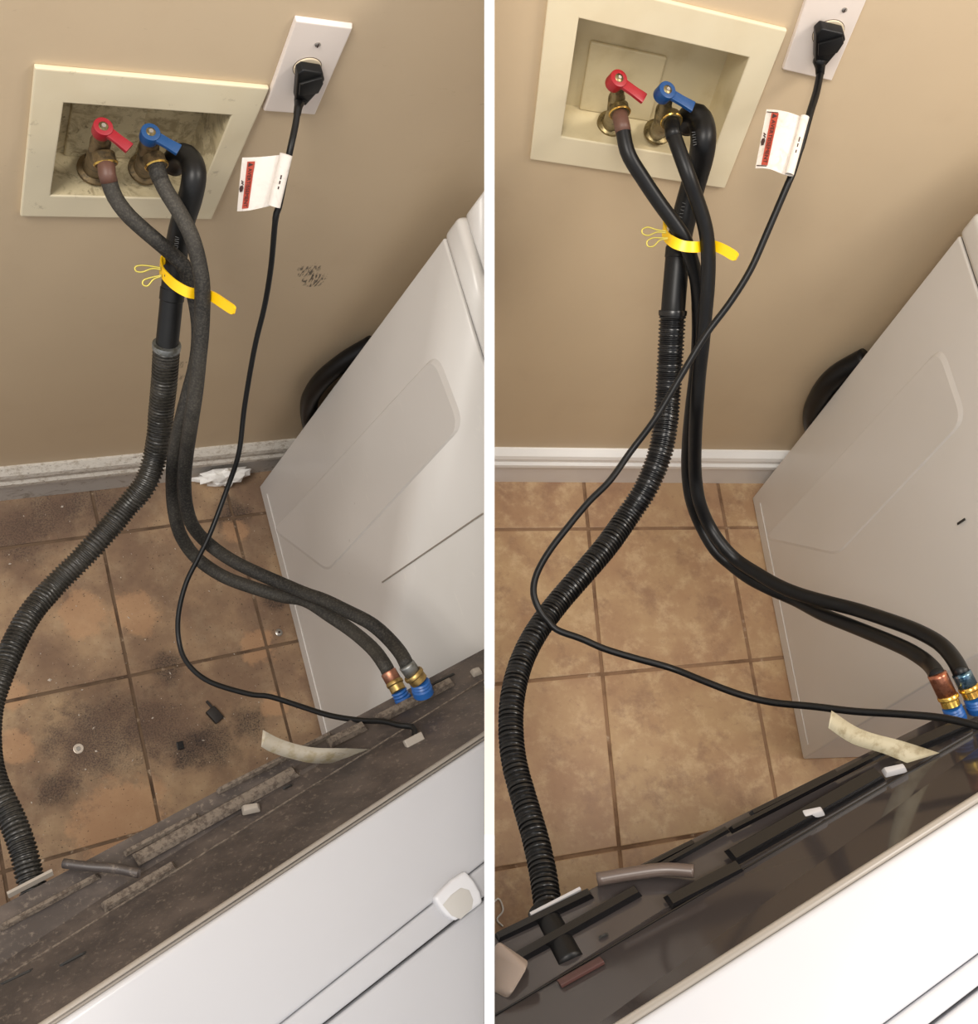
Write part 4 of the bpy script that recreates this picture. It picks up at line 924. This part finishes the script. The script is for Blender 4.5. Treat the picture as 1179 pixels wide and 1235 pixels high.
def build_tape(bay, D):
    a = [V(p[0]) for p in D['tape']]; b = [V(p[1]) for p in D['tape']]
    P, Q = spline(a, 0.004), spline(b, 0.004)
    N = 24
    def samp(L, t):
        k = t * (len(L) - 1); i = min(int(k), len(L) - 2); return lerp(L[i], L[i + 1], k - i)
    vs, fs = [], []
    for i in range(N + 1):
        vs += [samp(P, i / N) + V((0, 0, 0.003)), samp(Q, i / N) + V((0, 0, 0.003))]
    m = len(vs)
    vs2 = vs + [p - V((0, 0, 0.0006)) for p in vs]
    for i in range(N):
        q = (2 * i, 2 * i + 1, 2 * i + 3, 2 * i + 2); fs += [q, tuple(x + m for x in reversed(q))]
        fs += [(2 * i, 2 * i + 2, m + 2 * i + 2, m + 2 * i), (2 * i + 1, m + 2 * i + 1, m + 2 * i + 3, 2 * i + 3)]
    fs += [(0, m, m + 1, 1), (2 * N, 2 * N + 1, m + 2 * N + 1, m + 2 * N)]
    single(bay, 'tape_strip', (vs2, fs), M_TAPE[bay], 'curled strip of %s tape sticking out from the %s washer' % (('stained yellowish', 'glossy-backed') if bay == 'clean' else ('pale grey-beige', 'dusty')), 'tape', a[0], smooth='all')

# ------------------------------------------------------------------ build both bays
# the camera position in each bay's frame (tags and levers turn toward it)
CAMERA_POINT = {b: BAY[b].inverted() @ CAM.translation for b in BAY}
for bay, D in (('clean', CLEAN), ('dirty', DIRTY)):
    build_setting(bay, D)
    build_dryer(bay, D)
    build_washer(bay, D)
    build_box(bay, D)
    for c in ('red', 'blue'): build_valve(bay, D, c)
    for h in ('hot', 'cold'): build_supply(bay, D, h)
    build_drain(bay, D)
    build_tie(bay, D)
    build_outlet(bay, D)
    build_cord(bay, D)
    build_tag(bay, D)
    build_tape(bay, D)

# ------------------------------------------------------------------ small things left on the dirty floor
def crumple(center_pts, h, seed):
    rnd = random.Random(seed)
    bm = bmesh.new(); bmesh.ops.create_icosphere(bm, subdivisions=3, radius=1)
    c = sum((V(p) for p in center_pts), V((0, 0, 0))) / len(center_pts)
    rx = max(abs(p[0] - c.x) for p in center_pts); ry = max(abs(p[1] - c.y) for p in center_pts)
    from mathutils import noise as mn
    for v in bm.verts:
        k = 0.75 + 0.55 * mn.noise(v.co * 2.3 + V((seed, 0, 0))) + 0.25 * mn.noise(v.co * 6)
        v.co = V((c.x + v.co.x * rx * k, min(-0.021, c.y - 0.012 + v.co.y * max(ry, 0.03) * k), max(0.0005, h * 0.5 + v.co.z * h * 0.5 * k)))
    vs = [tuple(v.co) for v in bm.verts]; fs = [tuple(v.index for v in f.verts) for f in bm.faces]
    bm.free(); return vs, fs
M_TISSUE = Mat('white_tissue', lin(238, 236, 232), rough=0.8)
M_TISSUE.mix(M_TISSUE.ramp(M_TISSUE.noise(50, 5), 0.58, 0.72), lin(196, 188, 176))
single('dirty', 'crumpled_tissue', crumple(DIRTY['paper'], 0.075, 3), M_TISSUE, 'crumpled white tissue lying against the dirty baseboard', 'tissue', DIRTY['paper'][0])
M_COIN = Mat('pale_coin_metal', lin(206, 194, 180), rough=0.4, metal=0.4)
c = V(DIRTY['coin'])
t = Thing('dirty', 'coin', 'round pale coin lying on the dirty tile floor', 'coin', c)
t.part('disc', lathe(c, c + V((0, 0, 1)), [(0, 0.0088), (0.0014, 0.0088), (0.0017, 0.0082), (0.0017, 0.0076), (0.0013, 0.0074)], 28), M_COIN, smooth=True)
t.part('relief', lathe(c + V((0, 0, 0.0012)), c + V((0, 0, 1)), [(0, 0.0042), (0.0006, 0.0034)], 16), M_SCREW)
c = V(DIRTY['screw_cap'])
t = Thing('dirty', 'floor_screw', 'small round metal screw head on the floor beside the dryer', 'screw', c)
t.part('head', lathe(c, c + V((0, 0, 1)), [(0, 0.0075), (0.002, 0.0075), (0.0035, 0.005)], 20), M_SCREW, smooth=True)
t.part('socket', lathe(c + V((0, 0, 0.003)), c + V((0, 0, 1)), [(0, 0.0024), (0.0008, 0.0024)], 12), M_INK)
c = V(DIRTY['black_chip'])
single('dirty', 'plastic_chip', box(c.x - 0.006, c.x + 0.006, c.y - 0.008, c.y + 0.007, 0.0003, 0.003), M_BLACK['clean'], 'tiny square black plastic chip on the dirty floor', 'plastic chip', c, bevel=0.0006)
c = V(DIRTY['dark_lump'])
t = Thing('dirty', 'broken_plug', 'dark broken plastic piece with thin stub on the dirty floor', 'plastic piece', c)
rot = Matrix.Rotation(0.5, 3, 'Z')
def rbox(x0, x1, y0, y1, z0, z1):
    v, f = box(x0, x1, y0, y1, z0, z1); return [c + rot @ V(p) for p in v], f
t.part('block', rbox(-0.010, 0.010, -0.017, 0.013, 0.0003, 0.012), M_BLACK['dirty'], bevel=0.003, seg=2, smooth=True)
t.part('stub', rbox(0.004, 0.008, 0.013, 0.028, 0.003, 0.007), M_BLACK['dirty'])
# countless crumbs and lint flecks
rnd = random.Random(11)
vs, fs = [], []
spots = [V(p) for p in DIRTY['lint']]
for i in range(150):
    if i < len(spots): p = spots[i]; s = rnd.uniform(0.002, 0.0042)
    else: p = V((rnd.uniform(-0.12, 0.48), rnd.uniform(-0.62, -0.03), 0)); s = rnd.uniform(0.0007, 0.0018)
    a = rnd.uniform(0, 6.28); e = rnd.uniform(0.25, 0.8)
    ux, uy = V((math.cos(a), math.sin(a), 0)) * s, V((-math.sin(a), math.cos(a), 0)) * s * e
    k = len(vs)
    vs += [p + ux + V((0, 0, .0006)), p + uy + V((0, 0, .0006)), p - ux + V((0, 0, .0006)), p - uy + V((0, 0, .0006)), p + V((0, 0, 0.0006 + s * 0.7)), p + V((0, 0, 0.0004))]
    fs += [(k + q, k + (q + 1) % 4, k + 4) for q in range(4)] + [(k + (q + 1) % 4, k + q, k + 5) for q in range(4)]
M_LINT = Mat('pale_crumbs', lin(206, 194, 180), rough=0.8)
single('dirty', 'floor_crumbs', (vs, fs), M_LINT, 'pale crumbs and lint flecks scattered over the dirty floor', 'debris', (0, 0, 0), kind='stuff')
c = V(CLEAN['lint'][0])
lp = [c + V((-0.03, 0.02, 0.002)), c + V((-0.012, 0.012, 0.004)), c + V((0.0, 0.018, 0.003)), c + V((0.006, -0.002, 0.004)), c + V((-0.006, -0.016, 0.003)), c + V((0.004, -0.028, 0.002))]
single('clean', 'lint_thread', tube(spline(lp, 0.004), 0.0016, 8), M_TISSUE, 'curled white thread lying on the clean tiles by the washer', 'thread', c, smooth='all')

# ------------------------------------------------------------------ white partition between the two bays
# a thin board added edge-on in the camera's middle plane for the image's white gutter, between the washers and dryers of the two bays; its front edge steps forward beside the washers
fs = []
for i in range(3):
    a, b = i * 4, i * 4 + 4
    fs += [(a, a + 1, b + 1, b), (a + 2, b + 2, b + 3, a + 3), (a, b, b + 2, a + 2), (a + 1, a + 3, b + 3, b + 1)]
fs += [(0, 2, 3, 1), (12, 13, 15, 14)]
part_geo = (PARTITION_VERTS, fs)
single('clean', 'wall_middle', part_geo, M_WHITE, 'thin white partition between the two laundry bays', 'partition', (0, 0, 0), kind='structure')

# ------------------------------------------------------------------ nothing passes through the partition: trim each bay at its face
bpy.context.view_layer.update()
nx = V(PARTITION_NORMAL).normalized()
face = {'dirty': V(PARTITION_LEFT_FACE), 'clean': V(PARTITION_RIGHT_FACE)}
for ob in list(bpy.data.objects):
    if ob.type != 'MESH' or ob.name.startswith('wall_middle'): continue
    root = ob
    while root.parent: root = root.parent
    mw = ob.matrix_world
    dirty = (root.matrix_world.to_3x3() - Matrix.Identity(3)).median_scale > 1e-6 and (root.matrix_world.to_3x3() @ V((0, 0, 1)) - V((0, 0, 1))).length > 1e-3
    side = 'dirty' if dirty else 'clean'
    sgn = -1 if side == 'dirty' else 1
    p0 = face[side]
    ds = [((mw @ v.co) - p0).dot(nx) * sgn for v in ob.data.vertices]
    if min(ds) >= 0: continue
    if max(ds) <= 0:
        bpy.data.objects.remove(ob, do_unlink=True); continue
    inv = mw.inverted()
    lp, ln = inv @ p0, (mw.to_3x3().transposed() @ nx)
    bm = bmesh.new(); bm.from_mesh(ob.data)
    r = bmesh.ops.bisect_plane(bm, geom=bm.verts[:] + bm.edges[:] + bm.faces[:], dist=1e-6, plane_co=lp, plane_no=ln, clear_inner=(sgn > 0), clear_outer=(sgn < 0))
    cut = [g for g in r['geom_cut'] if isinstance(g, bmesh.types.BMEdge)]
    try: bmesh.ops.contextual_create(bm, geom=cut)
    except Exception: pass
    bm.to_mesh(ob.data); bm.free()
